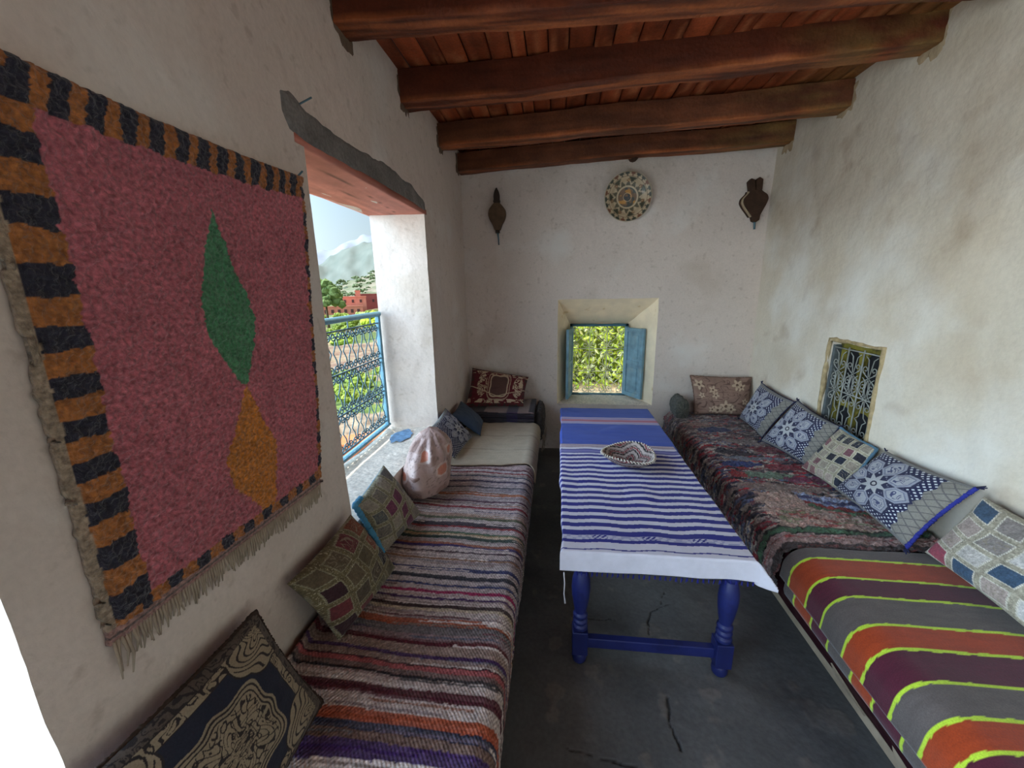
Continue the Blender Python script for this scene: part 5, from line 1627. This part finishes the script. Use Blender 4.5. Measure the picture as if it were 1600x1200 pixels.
o = grid_obj('hillside', np.stack([GX, GY, GZ], -1), terr, col=C, flip=True)
o['kind'] = 'structure'


def ridge(name, azr, d, tops, depth, zb, cols_, seed, rough):
    az_ = np.linspace(azr[0], azr[1], 200); k = np.linspace(0, 1, 30)
    A_, K = np.meshgrid(az_, k, indexing='ij')
    top = np.interp(A_, [t[0] for t in tops], [t[1] for t in tops]) * d + 1.65
    nn = (fbm(A_ * 0.6, K * 3, seed, 5) - 0.5) * rough * d * (0.35 + K)
    Zz = zb + (top - zb) * K ** 0.9 + nn * np.clip(K * 3, 0, 1)
    D_ = d - depth * (1 - K)
    X_, Y_ = D_ * np.sin(np.radians(A_)), D_ * np.cos(np.radians(A_))
    f = fbm(A_ * 1.5, K * 12, seed + 3, 4)[..., None]
    C_ = srgb(cols_[0]) * (1 - f) + srgb(cols_[1]) * f
    o = grid_obj(name, np.stack([X_, Y_, Zz], -1), hazy_rockm, col=C_)
    o['kind'] = 'structure'
    return o


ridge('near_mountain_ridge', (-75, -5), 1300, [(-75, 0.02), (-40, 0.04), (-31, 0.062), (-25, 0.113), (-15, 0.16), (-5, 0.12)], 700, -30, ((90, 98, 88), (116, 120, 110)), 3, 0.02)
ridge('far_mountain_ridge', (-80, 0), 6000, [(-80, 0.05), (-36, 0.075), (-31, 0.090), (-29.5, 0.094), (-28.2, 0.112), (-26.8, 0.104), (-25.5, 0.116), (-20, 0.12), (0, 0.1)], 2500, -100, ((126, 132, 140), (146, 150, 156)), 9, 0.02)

def crown(mb_V, mb_F, mb_C, c, r, n, seed, ca, cb, sq=0.85, sub=2):
    """foliage: many small lumpy clumps over a ball"""
    rs = np.random.RandomState(seed)
    ico = ICO[sub]
    for k in range(n):
        d = rs.normal(size=3); d /= np.linalg.norm(d); d[2] = abs(d[2]) * 0.9 - 0.25
        p = np.array(c) + d * r * rs.uniform(0.45, 0.85) * np.array([1, 1, sq])
        rr = r * rs.uniform(0.13, 0.26)
        V = ico[0] * rr
        V = V * (1 + 0.45 * (rs.rand(len(V), 1) - 0.5)) + p
        off = len(mb_V)
        f = rs.rand(len(V), 1) * 0.6 + rs.rand() * 0.4
        mb_V += V.tolist(); mb_C += (srgb(ca) * (1 - f) + srgb(cb) * f).tolist()
        mb_F += (ico[1] + off).tolist()


import bmesh
ICO = {}
for sdv in (1, 2, 3):
    bm = bmesh.new(); bmesh.ops.create_icosphere(bm, subdivisions=sdv, radius=1.0)
    ICO[sdv] = (np.array([v.co[:] for v in bm.verts]), np.array([[v.index for v in f.verts] for f in bm.faces]))
    bm.free()


def plant(name, pos, r, n, seed, ca, cb, label, cat, group=None, trunk=0.0, sub=2, sq=0.85):
    V, F, C = [], [], []
    crown(V, F, C, (0, 0, trunk + r * 0.6), r, n, seed, ca, cb, sq, sub)
    if trunk:
        e = empty(name, pos, label, cat, group)
        mesh_from('foliage', V, F, leafm, e, C, smooth=False)
        mb = MB(); mb.tube([(0, 0, -0.5), (0.02 * r, 0, trunk * 0.6), (0, 0.03 * r, trunk + r * 0.5)], [0.09 * r, 0.07 * r, 0.04 * r], 8)
        mb.build('trunk', old_wood, e, smooth=True)
        return e
    o = mesh_from(name, V, F, leafm, None, C, smooth=False); o.location = pos
    return tag(o, label, cat, group)


def gz(az, d):
    i = np.argmin(np.abs(np.degrees(azs) - az)); j = np.argmin(np.abs(ds - d))
    return float(GZ[i, j])


# bushes over the slopes: one of each kind, then copies
rs = np.random.RandomState(11)
protoB = [plant('hillside_bush', (0, 0, 0), 2.2, 24, 30 + k, (62, 80, 50), (128, 138, 98), 'grey green bush on the stony hill behind the red houses', 'bush', 'bushes on the hill behind the houses', sub=1) for k in range(3)]
first = [True] * 3
taken = []
def free_spot(x, y, r):
    if any((x - a) ** 2 + (y - b) ** 2 < (r + c) ** 2 for a, b, c in taken): return False
    taken.append((x, y, r)); return True
for k in range(420):
    az = rs.uniform(-36, -14); d = rs.uniform(150, 260); s_ = rs.uniform(0.5, 1.4)
    if not free_spot(*pol(az, d, 0)[:2], 2.9 * s_): continue
    p = protoB[k % 3]
    if first[k % 3]: o = p; first[k % 3] = False
    else: o = p.copy(); COL.objects.link(o)
    o.location = pol(az, d, gz(az, d)); o.scale = (s_, s_, s_ * 0.8); o.rotation_euler.z = rs.uniform(0, 6)
protoC = [plant('valley_bush', (0, 0, 0), 1.0, 40, 50 + k, (92, 116, 40), (164, 176, 80), 'sunlit yellow green shrub in the valley seen through the railing', 'bush', 'shrubs in the valley below the window', sub=1) for k in range(3)]
first = [True] * 3
for k in range(130):
    if k < 64: az, d, s_ = rs.uniform(-40, -18), rs.uniform(15, 26), rs.uniform(0.35, 0.75)
    else: az, d, s_ = rs.uniform(-40, -18), rs.uniform(46, 88), rs.uniform(0.8, 1.7)
    if not free_spot(*pol(az, d, 0)[:2], 1.25 * s_): continue
    p = protoC[k % 3]
    if first[k % 3]: o = p; first[k % 3] = False
    else: o = p.copy(); COL.objects.link(o)
    o.location = pol(az, d, gz(az, d) - 0.1); o.scale = (s_, s_, s_); o.rotation_euler.z = rs.uniform(0, 6)

plant('tree', pol(-31.2, 62, -5.0), 2.6, 120, 71, (74, 98, 54), (134, 150, 90), 'tall soft green tree left of the red houses beside the window edge', 'tree', trunk=4.2, sub=1, sq=1.7)
plant('tree', pol(-25.2, 52, -5.6), 2.0, 110, 72, (130, 150, 30), (196, 204, 70), 'bright yellow green tree right in front of the red houses', 'tree', trunk=2.4, sub=1)
plant('tree', pol(-29.9, 48, -5.4), 1.5, 80, 73, (120, 150, 50), (200, 214, 100), 'low round green tree below the red houses', 'tree', trunk=0.7, sub=1)
plant('tree', pol(-27.0, 66, -4.5), 1.6, 80, 74, (120, 144, 70), (190, 204, 120), 'small green tree at the foot of the red houses', 'tree', trunk=1.2, sub=1)


def house(name, az, d, w_, dp, zb, zt, mat, label, rows_, extra=None):
    c = pol(az, d, 0)
    e = empty(name, (c[0], c[1], zb), label, 'building')
    e.rotation_euler.z = math.radians(-az)
    H = zt - zb
    mb = MB(); mb.box(-w_ / 2, w_ / 2, 0, dp, -3, H); mb.box(-w_ / 2 - 0.1, w_ / 2 + 0.1, -0.1, 0.25, H, H + 0.25); mb.box(-w_ / 2 - 0.1, -w_ / 2 + 0.2, 0, dp, H, H + 0.25)
    mb.build('wall', mat, e)
    for (n_, z_, ww, hh) in rows_:
        for k in range(n_):
            x = -w_ / 2 + w_ * (k + 0.7) / (n_ + 0.4)
            mb = MB(); mb.box(x - ww / 2, x + ww / 2, -0.06, 0.1, z_, z_ + hh); mb.build('window', hole, e)
    return e


house('village_house', -29.3, 95, 8.4, 8, -4.6, -1.75, clay, 'long salmon clay house with two rows of small windows', [(6, 1.6, 0.55, 0.75), (6, 0.1, 0.5, 0.7)])
house('village_house', -27.9, 104, 6.0, 8, -4.2, 0.15, clay, 'taller salmon clay house with flat roof terrace behind the long one', [(3, 3.1, 0.5, 0.7)])
house('village_house', -27.2, 113.5, 1.2, 2, -3.0, 1.5, clay, 'narrow square clay tower standing above the salmon houses', [])
house('village_house', -26.0, 117, 6.4, 8, -3.0, 0.55, clay_dark, 'dark red clay house at the right beside the window edge', [(2, 1.6, 0.5, 0.7)])
# low terracotta wall below the railing
e = pol(-33, 8.2, -2.6)
mb = MB(); mb.box(-1.7, 1.2, -0.2, 0.2, -0.6, 1.28); mb.box(-1.75, 1.25, -0.28, 0.28, 1.28, 1.36)
o = mb.build('garden_wall', nmat('terracotta_render', (208, 126, 80), 0.9, var=0.2, vscale=3), bevel=0.02)
o.location = e; o.rotation_euler.z = math.radians(30)
tag(o, 'orange rendered garden wall seen low through the railing', 'wall')

# leafy hedge behind the back window
rs = np.random.RandomState(5)
N_ = 14000
px_ = rs.uniform(-1.6, 3.4, N_); pz_ = rs.uniform(-1.4, 2.6, N_); py_ = 6.7 + rs.uniform(-0.35, 0.35, N_) + 0.25 * np.sin(px_ * 3) * np.sin(pz_ * 3)
V, F, C = [], [], []
for k in range(N_):
    c = np.array([px_[k], py_[k], pz_[k]])
    a = rs.normal(size=3); a /= np.linalg.norm(a); b = np.cross(a, [0.3 * rs.randn(), -1, 0.6]); b /= (np.linalg.norm(b) + 1e-9)
    L_ = rs.uniform(0.035, 0.075); W_ = L_ * 0.38
    off = len(V); up_ = np.cross(a, b) * L_ * 0.15
    V += [c - a * L_, c + b * W_ + up_, c + a * L_, c - b * W_ + up_]
    F += [(off, off + 1, off + 2), (off, off + 2, off + 3)]
    f = rs.rand(); col = srgb((150, 176, 40)) * (1 - f) + srgb((222, 232, 96)) * f
    if rs.rand() < 0.12: col = srgb((236, 236, 170))
    C += [col] * 4
lm = nmat('vine_leaf', attr=True, rough=0.6, var=0.15, vscale=5)
tb__ = lm.node_tree.nodes['Principled BSDF']; tb__.inputs['Transmission Weight'].default_value = 0.0
hd = mesh_from('leafy_hedge', V, F, lm, None, C, smooth=False)
hd['kind'] = 'stuff'
tag(hd, 'dense sunlit yellow green vine leaves seen through the back window', 'hedge')
mb = MB(); mb.box(-1.8, 3.6, 7.0, 7.2, -4.5, 2.4)
o = mb.build('garden_bank', nmat('bank_green', (112, 128, 52), 1.0, var=0.4, vscale=4)); o['kind'] = 'structure'
mb = MB(); mb.box(-1.6, 3.4, 4.5, 6.9, -4.5, 0.02)
o = mb.build('garden_terrace', nmat('terrace_earth', (222, 186, 146), 1.0, var=0.3, vscale=6)); o['kind'] = 'structure'
